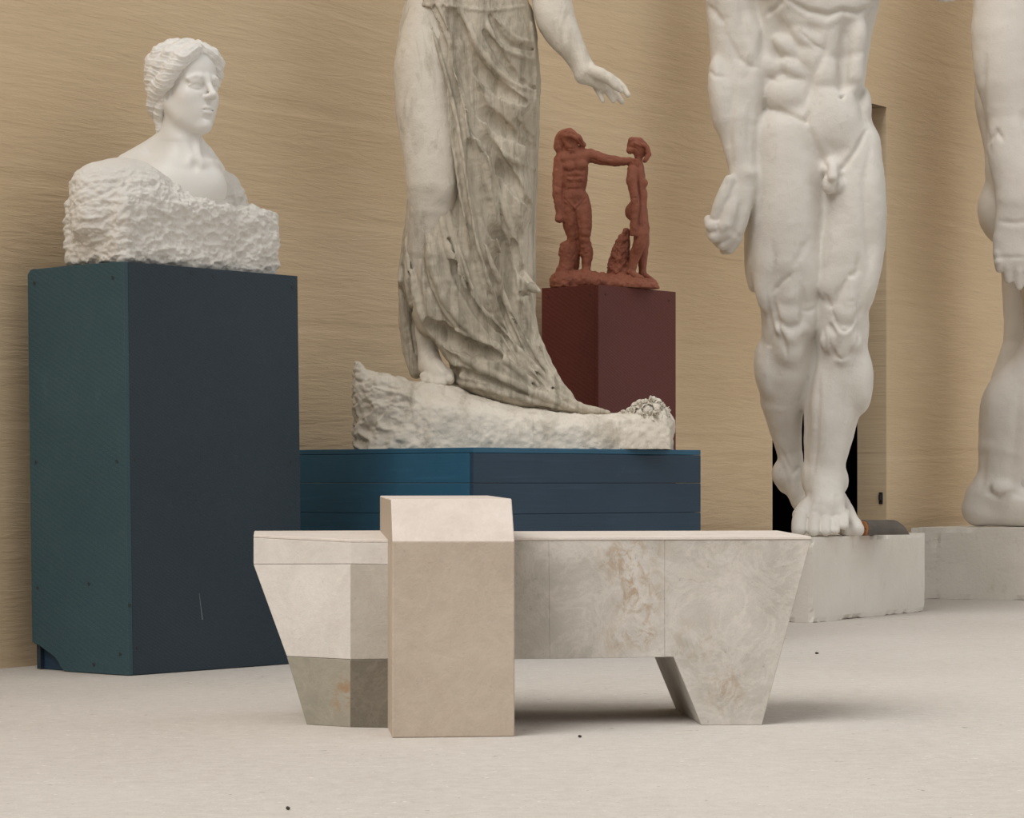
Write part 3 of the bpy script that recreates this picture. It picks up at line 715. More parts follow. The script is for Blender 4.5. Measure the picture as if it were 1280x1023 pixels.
# ------------------------------------------------------------------ colossal male nude on the white plinth
def male():
    g = Fig(11.45, (868, -430, -150), (1240, 690, 130), 1.8)
    # trunk
    g.tube([(1030, -130, 8, 58), (1026, -70, 2, 84), (1023, -10, 0, 78), (1021, 50, 0, 67), (1019, 110, 0, 61), (1019, 160, 0, 66), (1022, 195, 0, 58)], 10, sw=0.66)
    g.ell((985, -42, -40), (52, 44, 22), 10, rot=10); g.ell((1076, -46, -34), (46, 44, 20), 10, rot=-10)     # breast
    g.ell((1024, 6, -36), (58, 22, 16), 18)
    g.ell((1073, 50, -36), (11, 26, 10), 9, rot=5); g.ell((1069, 90, -36), (11, 26, 10), 9, rot=8)      # belly muscle, far column
    g.ell((1034, 50, -39), (15, 26, 9), 9, rot=8); g.ell((1031, 92, -40), (15, 22, 9), 9, rot=5)
    g.ell((1040, 152, -34), (34, 40, 20), 16)                                                         # lower belly
    for p, r, a in (((998, 28, -36), (22, 9, 9), 32), ((1010, 48, -39), (22, 11, 9), 34), ((1018, 74, -37), (20, 13, 9), 20), ((982, 58, -34), (18, 10, 9), 40), ((990, 86, -34), (18, 10, 10), 30), ((966, 84, -28), (16, 10, 9), 30)):
        g.ell(p, r, 6, rot=a)                                                                          # serratus
    g.ell((957, 85, -6), (14, 50, 26), 10)
    g.ell((984, 120, -26), (27, 25, 21), 7, rot=15); g.ell((1081, 135, -12), (8, 24, 18), 8)          # flanks
    g.ell((960, 20, 0), (16, 60, 32), 12)                                                              # side of the back
    g.ell((985, 190, 30), (44, 48, 36), 14); g.ell((1060, 190, 30), (42, 48, 36), 14)                  # buttocks
    # head and neck, above the picture
    g.tube([(1035, -160, 8, 36), (1042, -215, -2, 32)], 14)
    g.ell((1045, -285, 0), (44, 56, 54), 12); g.ell((1043, -255, -20), (34, 44, 34), 10); g.tube([(1042, -290, -52, 7), (1041, -262, -62, 9)], 8)
    g.ell((1045, -318, 6), (50, 40, 56), 8); g.tube([(1028, -236, -47, 6), (1041, -234, -52, 6), (1055, -236, -47, 6)], 5)
    g.tube([(960, -112, 8, 40), (925, -128, 10, 42)], 16); g.tube([(1085, -116, 6, 36), (1110, -118, 4, 34)], 14)
    for s_ in (-1, 1): g.ell((1044+s_*16, -290, -50), (10, 7, 8), 5, 'sub'); g.ell((1044+s_*16, -290, -43), (8, 6, 7), 2); g.tube([(1044+s_*6, -299, -53, 3), (1044+s_*26, -300, -44, 3)], 5); g.ell((1045+s_*44, -282, 4), (5, 14, 9), 4)
    g.tube([(1005, -330, -30, 12), (1045, -342, -46, 12), (1085, -330, -30, 12)], 8)
    # viewer-right leg carries the weight
    g.tube([(1060, 185, -4, 41), (1064, 235, -10, 40.5), (1066, 285, -12, 39), (1062, 330, -14, 37), (1054, 375, -16, 33), (1051, 410, -14, 31.5), (1052, 440, -8, 31), (1053, 470, -2, 33), (1046, 505, 2, 32), (1040, 540, 0, 29), (1034, 575, -6, 25), (1030, 605, -8, 24)], 10, sw=1.0)
    g.tube([(1026, 445, 8, 14), (1018, 490, 10, 15), (1016, 530, 6, 11), (1012, 580, 0, 6)], 9)             # inner calf behind the shin
    g.ell((1030, 520, -16), (16, 60, 16), 12)                                                          # shin
    g.ell((1089, 255, -20), (15, 82, 26), 12, rot=-3); g.ell((1046, 320, -32), (19, 48, 18), 11, rot=6); g.ell((1086, 345, -30), (13, 42, 17), 9, rot=8)
    g.ell((1040, 352, -38), (14, 24, 12), 5, rot=20)
    g.ell((1056, 391, -42), (15, 17, 10), 5); g.tube([(1063, 352, -40, 9), (1060, 375, -43, 9)], 6)
    g.tube([(1043, 402, -42, 4), (1050, 414, -46, 5), (1060, 414, -46, 5), (1069, 402, -42, 4)], 4)
    g.ell((1038, 425, -34), (13, 16, 12), 5, rot=15); g.ell((1064, 424, -34), (13, 17, 12), 5, rot=-15); g.tube([(1053, 420, -42, 9), (1052, 448, -36, 8)], 6)
    g.ell((1078, 412, -14), (8, 22, 13), 6)
    g.ell((1074, 475, -10), (17, 42, 24), 10, rot=-2)
    # viewer-left leg, crossed behind with the heel raised
    g.tube([(985, 178, -4, 49), (983, 230, -8, 48), (982, 280, -10, 46.5), (981, 325, -10, 43.5), (984, 365, -6, 36), (986, 400, -2, 33.5), (984, 430, 6, 33), (981, 465, 18, 34), (978, 500, 30, 28), (982, 535, 42, 21), (987, 565, 48, 16), (990, 590, 50, 15.5)], 10)
    g.ell((945, 275, 4), (14, 90, 26), 12, rot=3); g.ell((1005, 335, -28), (19, 44, 18), 9, rot=-4); g.ell((962, 335, -26), (18, 52, 18), 10, rot=8)
    g.ell((987, 392, -32), (16, 17, 10), 5); g.ell((1010, 390, -18), (12, 30, 16), 7)
    g.tube([(990, 345, -34, 10), (988, 370, -35, 11)], 8)
    g.tube([(952, 330, -12, 7), (960, 375, -14, 7), (966, 410, -12, 6), (972, 432, -8, 5)], 4)
    g.tube([(975, 412, -30, 7), (988, 422, -30, 9), (1002, 412, -27, 7)], 6); g.ell((988, 436, -20), (16, 20, 12), 9)
    g.ell((956, 462, 8), (13, 34, 20), 9, rot=-6); g.ell((1003, 470, 24), (14, 42, 20), 9)
    g.ell((973, 592, 52), (8, 15, 12), 6); g.ell((983, 601, 62), (13, 17, 14), 8)
    g.tube([(989, 600, 50, 15), (1005, 625, 46, 17), (1030, 642, 28, 17), (1052, 654, 4, 14)], 8)
    g.tube([(1060, 658, -6, 9.5), (1069, 660, -16, 10.5), (1071, 662, -20, 10)], 5); g.tube([(1050, 660, -8, 8), (1058, 664, -22, 7)], 5)
    g.tube([(1046, 625, 28, 14), (1056, 640, 8, 12), (1066, 654, -8, 9)], 8)
    # front foot
    g.tube([(1031, 600, -6, 24), (1031, 618, -22, 24), (1029, 634, -36, 22), (1026, 641, -42, 18)], 9); g.tube([(1030, 618, 10, 19), (1030, 646, 24, 18)], 9)
    g.tube([(1040, 634, -34, 17), (1045, 642, -38, 13)], 9); g.tube([(1009, 638, -38, 14), (1002, 645, -46, 12)], 8)
    g.ell((1053, 602, -2), (6, 11, 12), 9); g.ell((1008, 596, -4), (5, 12, 12), 9)
    for x, r, w, y in ((998.5, 9.6, -76, 660), (1016.5, 7.8, -78, 661.5), (1031.5, 7.2, -73, 661.5), (1044, 6.4, -65, 660.5), (1055, 6.2, -54, 655)):
        g.tube([(x+2, y-14, w+26, r*0.9), (x+0.4, y-7, w+6, r*1.0), (x, y+1.5, w-6, r)], 2.0)
        g.ell((x, y+3.5, w-11), (r*0.9, r*0.75, r*0.8), 2)
    # near arm, closed hand
    g.tube([(920, -135, 10, 44), (912, -80, 8, 41), (914, -20, 0, 35), (918, 40, -4, 32.5), (919, 80, -8, 30.5), (920, 115, -14, 32), (922, 150, -20, 28), (925, 185, -26, 21), (929, 212, -30, 17), (931, 226, -31, 16.5)], 9, sw=0.92)
    g.ell((899, 120, -26), (13, 48, 18), 8, rot=-6); g.ell((940, 105, -22), (12, 42, 18), 9, rot=3); g.ell((902, 88, -12), (15, 10, 12), 6); g.ell((936, 55, -22), (15, 36, 16), 9)
    g.tube([(944, 40, -28, 5), (936, 70, -34, 6), (928, 92, -34, 5)], 6)
    g.ell((936, 217, -42), (7, 6, 7), 4)
    g.tube([(929, 222, -34, 16), (925, 245, -36, 17), (918, 272, -34, 17), (911, 290, -28, 15)], 8, sw=0.8)
    g.tube([(921, 240, -42, 8), (914, 262, -47, 8.5), (908, 280, -47, 9), (903, 289, -42, 8)], 5)
    g.tube([(932, 240, -40, 8), (929, 265, -42, 8), (922, 288, -38, 8)], 5)
    for a, b, c, r in (((903, 284, -46), (889, 283, -42), (886, 275, -30), 7.2), ((909, 291, -42), (893, 296, -40), (888, 290, -26), 7.2), ((916, 296, -38), (903, 306, -34), (896, 301, -20), 6.8), ((922, 298, -34), (912, 312, -28), (905, 313, -16), 6)):
        g.tube([(*a, r), (*b, r), (*c, r*0.9)], 2.8)
    g.tube([(912, 226, -44, 7.5), (905, 242, -46, 8), (899, 258, -44, 8), (895, 270, -42, 6.5)], 4)
    # far arm reaching out of the picture
    g.tube([(1108, -118, 4, 36), (1135, -75, -10, 31), (1150, -40, -24, 25), (1170, -22, -44, 18), (1180, -12, -52, 13)], 9)
    g.tube([(1180, -12, -52, 12), (1188, -7, -62, 9)], 6)
    for i, (dx, dy) in enumerate(((-9, -2), (-3, 0), (4, 0), (10, -2))): g.tube([(1184+dx*0.6, -9, -58, 5), (1186+dx, -5+dy, -72, 4.5), (1184+dx, -2+dy, -82, 4)], 2.5)
    # loins
    g.ell((1040, 211, -42), (12, 12, 12), 7); g.tube([(1041, 210, -52, 6.5), (1041, 222, -58, 6)], 3); g.ell((1036, 231, -46), (9, 12, 10), 4); g.ell((1048, 232, -44), (8, 9, 9), 4)
    g.mesh(1)
    L = [  # grooves (-) and cords (+)
        ([(1056, 15), (1055, 60), (1053, 100), (1052, 118)], -5, 6), ([(1052, 119), (1054, 123)], -6, 3.2),
        ([(985, 0), (1010, 14), (1035, 19), (1052, 13), (1070, 16), (1092, 8)], -6, 4), ([(1000, 26), (1030, 30), (1050, 24)], 2, 6),
        ([(1036, 40), (1030, 70), (1018, 92), (1011, 118), (1007, 135)], -3.5, 5), ([(1034, 70), (1052, 72), (1084, 64)], -1.8, 5), ([(1020, 108), (1052, 108), (1080, 104)], -2.4, 6),
        ([(955, 136), (975, 138), (995, 146), (1007, 152), (1010, 140)], -6.5, 3.4), ([(1008, 152), (1018, 178), (1027, 200), (1034, 212)], -4.5, 4.5), ([(1083, 163), (1070, 188), (1056, 207), (1050, 214)], -5, 3.5),
        ([(957, 96), (972, 102), (990, 98), (1004, 100)], -2.5, 3), ([(1000, 40), (1018, 56), (1030, 62)], -2, 2.5),
        ([(956, 20), (970, 10), (980, 0)], -4, 4), ([(1028, 175), (1045, 190), (1062, 186)], -1.6, 6), ([(1020, 160), (1032, 190), (1040, 205)], 1.2, 8),
        # thighs
        ([(1000, 165), (1015, 200), (1022, 250), (1022, 300)], -2.5, 8), ([(1088, 185), (1080, 230), (1083, 280), (1088, 320), (1085, 345)], -3, 5), ([(1066, 230), (1064, 290), (1060, 330)], 1.8, 12),
        ([(1074, 318), (1072, 338), (1066, 345), (1060, 343)], -3.4, 3.6), ([(1062, 343), (1052, 362), (1044, 376), (1040, 384)], -3.6, 3.6), ([(1030, 368), (1036, 380), (1040, 385)], -3.4, 3.4),
        ([(1040, 388), (1044, 402), (1051, 412), (1058, 414), (1066, 404), (1071, 390)], -3.4, 2.8), ([(1046, 420), (1040, 412), (1036, 405)], -2.4, 3), ([(1036, 418), (1037, 432), (1044, 446), (1052, 450), (1060, 445), (1068, 432)], -3, 3), ([(1030, 412), (1031, 432), (1034, 446)], -2.6, 3),
        ([(1077, 384), (1072, 396), (1075, 420), (1070, 440)], -2.4, 3.4), ([(1057, 376), (1068, 377)], -1.6, 3),
        ([(966, 366), (978, 352), (990, 342)], -3.4, 3.2), ([(967, 372), (970, 395), (974, 412), (980, 430), (984, 446)], -4.2, 3), ([(1003, 360), (1004, 385), (1002, 405)], -3, 4), ([(972, 400), (985, 410), (1000, 404)], -1.6, 3.4),
        ([(957, 360), (962, 395), (966, 415), (962, 432), (958, 430)], -2.4, 2.6), ([(990, 335), (1000, 320), (1010, 300)], -2, 5), ([(1018, 385), (1012, 390), (1004, 388)], -2, 3), ([(958, 432), (958, 455), (957, 475)], 1.6, 4),
        ([(965, 300), (966, 340), (958, 370)], -2.2, 5),
        # calves, ankles
        ([(1024, 470), (1022, 510), (1020, 555), (1017, 590)], -2.8, 4), ([(1042, 455), (1040, 510), (1034, 560), (1030, 590)], 2, 7), ([(1075, 520), (1064, 560), (1056, 590)], -1.8, 6),
        ([(980, 520), (985, 560), (994, 590)], -2.2, 4), ([(975, 560), (984, 580), (992, 592), (1000, 583)], -2.5, 3), ([(995, 595), (990, 625)], 1.5, 4), ([(978, 580), (984, 600), (988, 630)], -1.8, 3.4),
        ([(1022, 622), (1012, 645)], 1.8, 3), ([(1030, 622), (1026, 650)], 1.5, 3), ([(1040, 620), (1040, 646)], 1.5, 3), ([(1046, 616), (1052, 640)], -2, 4), ([(1012, 612), (1010, 630)], -1.6, 4),
        # arm
        ([(910, 45), (922, 72), (935, 82), (948, 85)], -3, 4), ([(920, 95), (915, 130), (912, 170), (915, 205)], -2.4, 4), ([(938, 130), (936, 170), (934, 205)], -2, 5), ([(886, 88), (893, 95), (907, 96)], -2.4, 3), ([(905, 15), (903, 50)], -2, 6),
        ([(920, 245), (916, 275)], 1.6, 3), ([(929, 250), (922, 285)], -1.6, 3), ([(908, 225), (905, 245)], -2, 3), ([(896, 279), (898, 290)], -2, 2),
        ([(883, 5), (895, 18), (905, 30)], -3, 4), ([(896, 0), (890, 24)], -2, 4), ([(925, 0), (930, 30), (940, 55)], -2.4, 5)]
    g.relief(L, amp=0.8)
    P = g.V/22.0
    g.rough(fbm(P, 3, 4)*0.55)
    g.limit(WT+0.001)
    base = (g.world()[:, 0].mean(), 11.45, WT)
    t = thing('male_nude_statue', 'colossal white plaster male nude with crossed legs and closed fist, standing before the doorway', 'statue', (at(1025, 668, 11.45).x, 11.45, WT))
    g.build('body', mat_marble('aged_white_plaster', srgb(208, 203, 194), srgb(222, 217, 209), 0.6, srgb(150, 140, 124), 0.62, 0.80, (4.5, 4.5, 2.0), 0.0035, 0, 0.4, 34), t)
male()

# ------------------------------------------------------------------ third statue, cut off by the right edge
def third():
    d0 = 13.62
    g = Fig(d0, (1190, -330, -160), (1470, 690, 130), 2.4)
    # it faces right; back and seat to the left
    g.tube([(1300, -110, 0, 62), (1296, -50, 0, 66), (1298, 20, 0, 62), (1302, 90, 0, 58), (1300, 150, 0, 62), (1296, 210, 0, 64)], 12, sw=1.1)
    g.ell((1255, 110, 10), (36, 90, 50), 14); g.ell((1284, 262, 12), (62, 56, 52), 10)
    g.tube([(1312, -130, 0, 34), (1325, -185, 0, 30)], 14); g.ell((1338, -245, 0), (56, 54, 44), 12); g.ell((1362, -225, 0), (36, 44, 32), 10); g.tube([(1390, -245, 0, 7), (1399, -226, 0, 8)], 8)
    g.ell((1330, -265, 0), (60, 44, 50), 8)
    # near arm hanging at the side
    g.tube([(1274, -90, -66, 44), (1264, -20, -74, 46), (1262, 40, -76, 46), (1264, 100, -78, 42), (1268, 150, -80, 34), (1272, 180, -84, 33), (1276, 215, -88, 32), (1274, 250, -90, 29), (1272, 276, -90, 24)], 10, sw=0.75)
    g.ell((1256, 70, -78), (34, 70, 28), 12, rot=-3); g.ell((1248, 185, -84), (12, 34, 16), 9); g.ell((1262, 205, -86), (20, 40, 18), 9)
    g.tube([(1271, 280, -90, 24), (1268, 300, -90, 26), (1268, 318, -90, 26)], 8, sw=0.6)
    for x, l in ((1248, 18), (1259, 32), (1272, 40), (1284, 38)):
        g.tube([(x, 318, -94, 6.3), (x+0.5, 318+l*0.5, -97, 6.2), (x+1.5, 318+l, -94, 5.4)], 2.2)
    g.tube([(1290, 285, -92, 9), (1298, 310, -98, 8), (1300, 328, -98, 7)], 4)
    # legs
    g.tube([(1298, 230, -20, 52), (1308, 300, -26, 46), (1318, 370, -30, 40), (1319, 425, -30, 37), (1300, 468, -28, 40), (1274, 510, -26, 42), (1257, 560, -26, 34), (1249, 595, -26, 27), (1246, 615, -26, 25)], 10)
    g.ell((1254, 508, -24), (26, 50, 32), 12, rot=16)
    g.ell((1326, 430, -46), (24, 26, 18), 8)
    g.tube([(1292, 250, 40, 48), (1282, 330, 48, 32), (1278, 400, 52, 23), (1277, 430, 54, 23), (1268, 475, 54, 29), (1262, 525, 54, 26), (1262, 590, 46, 18)], 10)
    g.tube([(1262, 600, 46, 17), (1290, 632, 46, 14), (1320, 640, 46, 10)], 6)
    g.tube([(1228, 622, -26, 22), (1222, 636, -26, 20)], 8); g.tube([(1240, 612, -26, 24), (1260, 628, -27, 23), (1290, 634, -30, 20), (1325, 642, -32, 13)], 8)
    g.tube([(1222, 642, -26, 14), (1250, 644, -28, 14), (1290, 646, -32, 14), (1330, 648, -34, 10)], 8)
    g.ell((1252, 612, -50), (13, 10, 8), 6)
    for i in range(5): g.tube([(1325, 648, -42+i*9, 7), (1346, 650, -44+i*9, 6)], 3)
    # far arm, bent, out of view
    g.tube([(1312, -100, 66, 36), (1340, -10, 80, 30), (1370, 60, 70, 24), (1410, 40, 50, 17), (1428, 30, 46, 13)], 9)
    g.mesh(1)
    g.relief([([(1232, 70), (1228, 110), (1228, 150), (1238, 190)], -3, 4), ([(1236, 178), (1246, 164), (1254, 176)], -4, 3), ([(1278, 140), (1282, 165), (1284, 190)], -3, 4), ([(1248, 277), (1270, 279), (1290, 276)], -2.5, 3),
              ([(1238, 606), (1236, 616), (1248, 622), (1262, 616)], -4.5, 3.2), ([(1262, 616), (1290, 622)], -2, 4), ([(1230, 560), (1228, 610)], -2, 5), ([(1240, 470), (1236, 520)], 1.5, 8), ([(1275, 480), (1268, 560), (1264, 600)], -1.6, 7),
              ([(1240, 324), (1244, 322), (1290, 322)], -2, 2.5)], amp=1.0)
    g.rough(fbm(g.V/24.0, 3, 9)*0.5)
    g.limit(UT+0.001)
    t = thing('nude_statue', 'white plaster nude seen from the side, arm hanging, cut off at the right edge', 'statue', (at(1290, 650, d0).x, d0, UT))
    g.build('body', mat_marble('matt_white_plaster', srgb(212, 206, 197), srgb(224, 218, 210), 0.6, srgb(160, 148, 132), 0.64, 0.82, (4, 4, 2.0), 0.003, 0, 0.3, 34), t)
third()
# ------------------------------------------------------------------ draped female statue on the plank plinth
def goddess():
    d0 = 9.32
    S = (at(590, 500, d0).x, d0, QT)
    t = thing('draped_female_statue', 'tall weathered plaster woman in clinging drapery, one hand lowered, on the blue plank plinth', 'statue', S)
    M_old = mat_marble('weathered_plaster', srgb(200, 191, 176), srgb(219, 211, 198), 0.65, srgb(132, 119, 96), 0.50, 0.72, (9, 9, 3.2), 0.004, 0, 0.6, 40)
    M_old2 = mat_marble('weathered_plaster_cloth', srgb(172, 161, 142), srgb(200, 190, 173), 0.7, srgb(100, 92, 76), 0.46, 0.66, (22, 22, 2.4), 0.004, 0, 0.6, 45, 0.42)
    # body: torso, arms, head, the bare leg and foot
    g = Fig(d0, (470, -400, -110), (800, 500, 120), 1.7)
    g.tube([(600, -190, 6, 48), (596, -140, 0, 72), (592, -80, -2, 64), (590, -40, 4, 58), (590, 20, 14, 52), (592, 90, 18, 50)], 12, sw=0.6)
    g.ell((575, -120, -36), (24, 24, 20), 12); g.ell((622, -120, -34), (24, 24, 20), 12)
    g.tube([(602, -200, 6, 26), (604, -246, 0, 23)], 12); g.ell((606, -300, 0), (36, 46, 42), 10); g.ell((604, -282, -16), (28, 36, 26), 8); g.tube([(603, -305, -40, 5), (602, -285, -47, 6)], 5)
    g.ell((608, -318, 8), (42, 34, 46), 6); g.ell((612, -300, 44), (20, 20, 18), 6)
    for s_ in (-1, 1): g.ell((604+s_*12, -302, -40), (8, 6, 7), 4, 'sub'); g.ell((604+s_*12, -302, -35), (6.5, 5, 6), 2); g.tube([(604+s_*5, -310, -42, 2.4), (604+s_*20, -311, -35, 2.4)], 4); g.tube([(606, -338, -30, 10), (606+s_*24, -322, -22, 10), (606+s_*34, -296, 0, 10), (606+s_*20, -278, 26, 9)], 6)
    g.tube([(596, -270, -42, 2.5), (604, -269, -44, 3), (612, -270, -42, 2.5)], 3)
    # near leg
    g.tube([(552, -20, 2, 40), (540, 40, -6, 41), (533, 90, -16, 41), (533, 140, -26, 38.5), (538, 190, -36, 34), (541, 232, -40, 32), (540, 258, -36, 29), (536, 310, -18, 27), (538, 370, 4, 21), (534, 415, 14, 15), (535, 440, 14, 13.5), (538, 458, 8, 15)], 10)
    g.ell((549, 236, -54), (14, 17, 12), 8)
    g.tube([(538, 456, 4, 14), (546, 466, -14, 14), (552, 472, -28, 12)], 6); g.tube([(536, 462, 18, 11), (540, 474, 10, 10)], 6)
    for i, (x, y, w, r) in enumerate(((562, 474, -34, 6.2), (554, 478, -42, 5.2), (546, 479, -43, 4.8), (538, 478, -40, 4.4), (531, 476, -33, 4))):
        g.tube([(x-2, y-6, w+16, r+1), (x, y+1, w, r)], 2.5)
    # lowered arm with open hand
    g.tube([(664, -160, 4, 27), (678, -100, 4, 26), (684, -40, 2, 26), (690, 0, 0, 24), (698, 28, -4, 22), (712, 55, -10, 18), (724, 76, -14, 14), (731, 88, -16, 12.5)], 8)
    g.ell((690, 30, -6), (16, 36, 16), 9, rot=-28)
    g.tube([(731, 88, -16, 12), (741, 97, -18, 12), (750, 104, -18, 9.5)], 6, sw=0.8); g.ell((728, 98, -14), (8, 7, 9), 6)
    g.tube([(738, 88, -24, 8), (752, 93, -30, 8), (762, 99, -33, 6.8), (770, 108, -34, 5.2), (777, 114, -33, 3)], 3.5)
    g.tube([(744, 106, -12, 5), (749, 116, -12, 4.2), (754, 126.5, -15, 3.3)], 2); g.tube([(752, 105, -12, 5), (760, 116, -12, 4.6), (767, 126, -16, 3.7)], 2)
    g.tube([(758, 103, -10, 5), (768, 113, -10, 4.6), (777, 127, -15, 3.8)], 2); g.tube([(760, 94, -6, 4.6), (773, 103, -6, 4.6), (780, 110, -8, 4.2), (785, 119, -12, 3.7)], 2)
    # other arm, bent to the breast (above the picture)
    g.tube([(532, -165, 6, 27), (512, -95, 0, 24), (518, -35, -22, 21), (552, -60, -58, 16), (580, -88, -64, 12)], 8); g.ell((590, -96, -62), (16, 11, 8), 5)
    g.mesh(1)
    g.relief([([(575, 238), (558, 225), (540, 222)], -0.1, 4), ([(752, 92), (760, 99), (768, 110)], 0.3, 2), ([(712, 44), (726, 70)], -1, 4), ([(540, 440), (536, 460)], -1.2, 3), ([(545, 455), (556, 470)], 1.2, 2.5)])
    g.rough(fbm(g.V/18.0, 3, 21)*0.5); g.limit(QT+0.04)
    g.build('figure', M_old, t)
    # drapery
    g = Fig(d0, (484, -50, -130), (790, 530, 150), 1.35)
    sw = 0.72
    g.tube([(587, -40, 2, 66), (585, 0, 4, 74), (592, 50, 6, 78), (596, 110, 8, 77), (600, 160, 8, 72), (604, 215, 10, 66), (610, 280, 12, 58), (616, 340, 14, 52), (618, 390, 16, 46)], 14, sw=sw)
    g.tube([(650, 20, 10, 16), (655, 90, 14, 19), (656, 160, 16, 18), (655, 215, 18, 16), (650, 300, 20, 18), (651, 370, 20, 18), (655, 420, 22, 12), (660, 450, 22, 8)], 8)
    g.tube([(552, 5, -26, 24), (568, 60, -34, 25), (582, 140, -40, 25), (588, 210, -42, 25), (592, 280, -36, 30), (590, 340, -28, 32), (592, 400, -18, 32)], 14)
    g.tube([(519, 236, 2, 8), (521, 275, 0, 15), (524, 310, 0, 22), (530, 350, 0, 28), (545, 400, -2, 26)], 14, sw=1.1); g.tube([(552, 262, -40, 15), (552, 320, -34, 28), (556, 380, -20, 30), (575, 430, -14, 26)], 14)
    g.tube([(560, 380, -10, 36), (590, 420, -18, 36), (618, 455, -22, 30), (655, 482, -24, 22), (695, 500, -22, 12), (728, 511, -18, 6.5), (760, 516, -14, 3)], 12, sw=0.9)
    g.tube([(640, 380, 0, 26), (652, 430, -4, 24), (676, 470, -10, 18), (704, 495, -14, 10)], 12)
    g.tube([(580, 462, -20, 24), (620, 484, -26, 18), (660, 498, -26, 12)], 10)
    g.tube([(514, 290, 20, 10), (507, 340, 24, 9), (508, 400, 26, 10), (513, 440, 28, 10), (520, 466, 26, 8)], 8)     # cloth falling behind the leg
    g.tube([(655, 352, -12, 10), (664, 359, -18, 7), (674, 364, -22, 3)], 5)       # little blown fold
    # the leg stands clear of the cloth
    g.tube([(486, 40, -56, 12), (492, 90, -70, 36), (500, 150, -78, 42), (510, 195, -82, 42), (520, 226, -84, 34)], 3, 'sub')
    g.tube([(532, 412, -44, 14), (538, 440, -40, 17), (548, 470, -44, 22)], 5, 'sub'); g.tube([(534, 430, -10, 12), (540, 462, -10, 20), (556, 474, -30, 20)], 5, 'sub')
    g.ell((644, 128, -26), (24, 26, 20), 14); g.ell((634, 190, -30), (26, 20, 18), 12); g.ell((646, 245, -18), (18, 40, 20), 14)
    g.depth()
    run = lambda dx: [(513+dx*0.9, 8), (528+dx, 50), (542+dx*1.05, 100), (553+dx*1.05, 150), (562+dx, 200), (569+dx, 250), (577+dx, 300), (588+dx*1.1, 345), (604+dx*1.1, 390), (628+dx*1.05, 440), (668+dx*0.7, 485)]
    VAL = [(run(3), 3.2), (run(13), 3.4), (run(23), 3.4), (run(33.5), 3.6), (run(45), 3.4), ([(564, 16), (582, 62), (605, 94), (630, 116), (655, 128)], 11), ([(570, 62), (590, 103), (602, 138), (632, 164), (668, 184)], 12), ([(588, 122), (604, 172), (628, 208), (648, 240), (664, 258)], 10),
           ([(588, 182), (604, 240), (622, 292), (636, 330), (640, 356)], 13), ([(561, 203), (567, 250), (578, 297), (592, 340), (612, 392)], 8), ([(612, 20), (630, 54), (666, 62)], 4), ([(606, 40), (640, 92), (676, 116)], 5),
           ([(596, 250), (612, 300), (630, 345), (650, 395), (674, 450)], 8), ([(538, 404), (556, 421), (584, 434), (624, 447)], 13), ([(522, 300), (530, 350), (548, 392), (572, 418)], 4.5), ([(560, 300), (572, 350), (600, 396), (640, 448), (684, 490)], 5),
           ([(642, 300), (650, 340), (660, 352)], 5), ([(536, 440), (566, 462), (610, 474), (660, 492)], 5), ([(520, 20), (534, 60), (548, 110), (560, 160)], 3), ([(538, 12), (556, 60), (572, 120), (582, 170)], 4), ([(640, 372), (662, 366)], 4), ([(575, 345), (600, 390), (640, 430)], 3.5), ([(644, 150), (660, 172), (674, 178)], 3.5), ([(514, 330), (514, 390), (519, 440)], 4)]
    RID = [(run(-2), 4.4), (run(8), 3.4), (run(18), 3.8), (run(28), 3.4), (run(39), 3.8), (run(51)[2:], 3.6), ([(576, 14), (598, 60), (624, 92), (650, 110), (674, 118)], 5), ([(566, 44), (584, 92), (596, 132), (624, 160), (668, 182)], 5), ([(578, 118), (594, 158), (622, 190), (668, 212)], 5.5),
           ([(582, 180), (594, 235), (612, 286), (628, 326), (644, 366)], 5.5), ([(600, 182), (622, 236), (640, 290), (650, 330)], 5.5), ([(606, 170), (634, 220), (660, 262)], 4.5), ([(620, 24), (646, 52), (668, 54)], 3.5), ([(606, 26), (626, 62), (668, 76)], 4),
           ([(508, 300), (516, 350), (526, 396), (552, 426), (591, 456), (650, 484), (716, 511)], 6), ([(530, 268), (541, 340), (560, 384), (592, 420), (640, 458), (700, 500)], 6), ([(550, 262), (560, 310), (580, 360), (614, 400), (656, 446), (706, 498)], 6), ([(600, 300), (622, 352), (646, 400), (676, 455), (712, 500)], 5.5),
           ([(616, 300), (640, 356), (658, 405), (684, 458)], 4.5), ([(536, 404), (552, 428), (580, 448), (614, 462)], 4.5), ([(545, 402), (566, 414), (596, 424), (628, 440)], 4), ([(564, 476), (606, 486), (655, 499), (710, 512)], 4), ([(504, 320), (502, 380), (508, 440)], 4.5), ([(640, 208), (650, 260), (654, 330)], 4), ([(664, 30), (668, 90), (668, 170)], 4), ([(510, 6), (560, 8), (610, 14), (655, 8)], 3)]
    for i, (P, r) in enumerate(RID): g.drape(P, r, r*0.75, 0.0, 2.0, 'add', 0.8, i+40)
    for i, (P, r) in enumerate(VAL): g.drape(P, r*1.15, r*0.7, 0.05, 2.5, 'sub', 0.8, i)
    g.mesh(1)
    # fine secondary creases drawn out along the fall of the cloth
    uv = g.seen(); xc = np.interp(uv[:, 1], [-50, 12, 100, 200, 300, 390, 440, 485, 520], [505, 513, 542, 562, 577, 604, 628, 668, 730]); sl = np.interp(uv[:, 1], [0, 300, 400, 450, 500], [3, 3, 2.0, 1.2, 0.8])
    ac = (uv[:, 0]-xc)*sl/np.sqrt(1+sl*sl)
    g.rough(fbm(np.column_stack([ac/5.5, uv[:, 1]/120, g.V[:, 2]/40]), 2, 41)*0.8+fbm(g.V/6.0, 2, 44)*0.4)
    g.limit(QT+0.03)
    g.build('drapery', M_old2, t)
    # rocky base
    g = Fig(d0, (436, 436, -110), (850, 575, 110), 1.5)
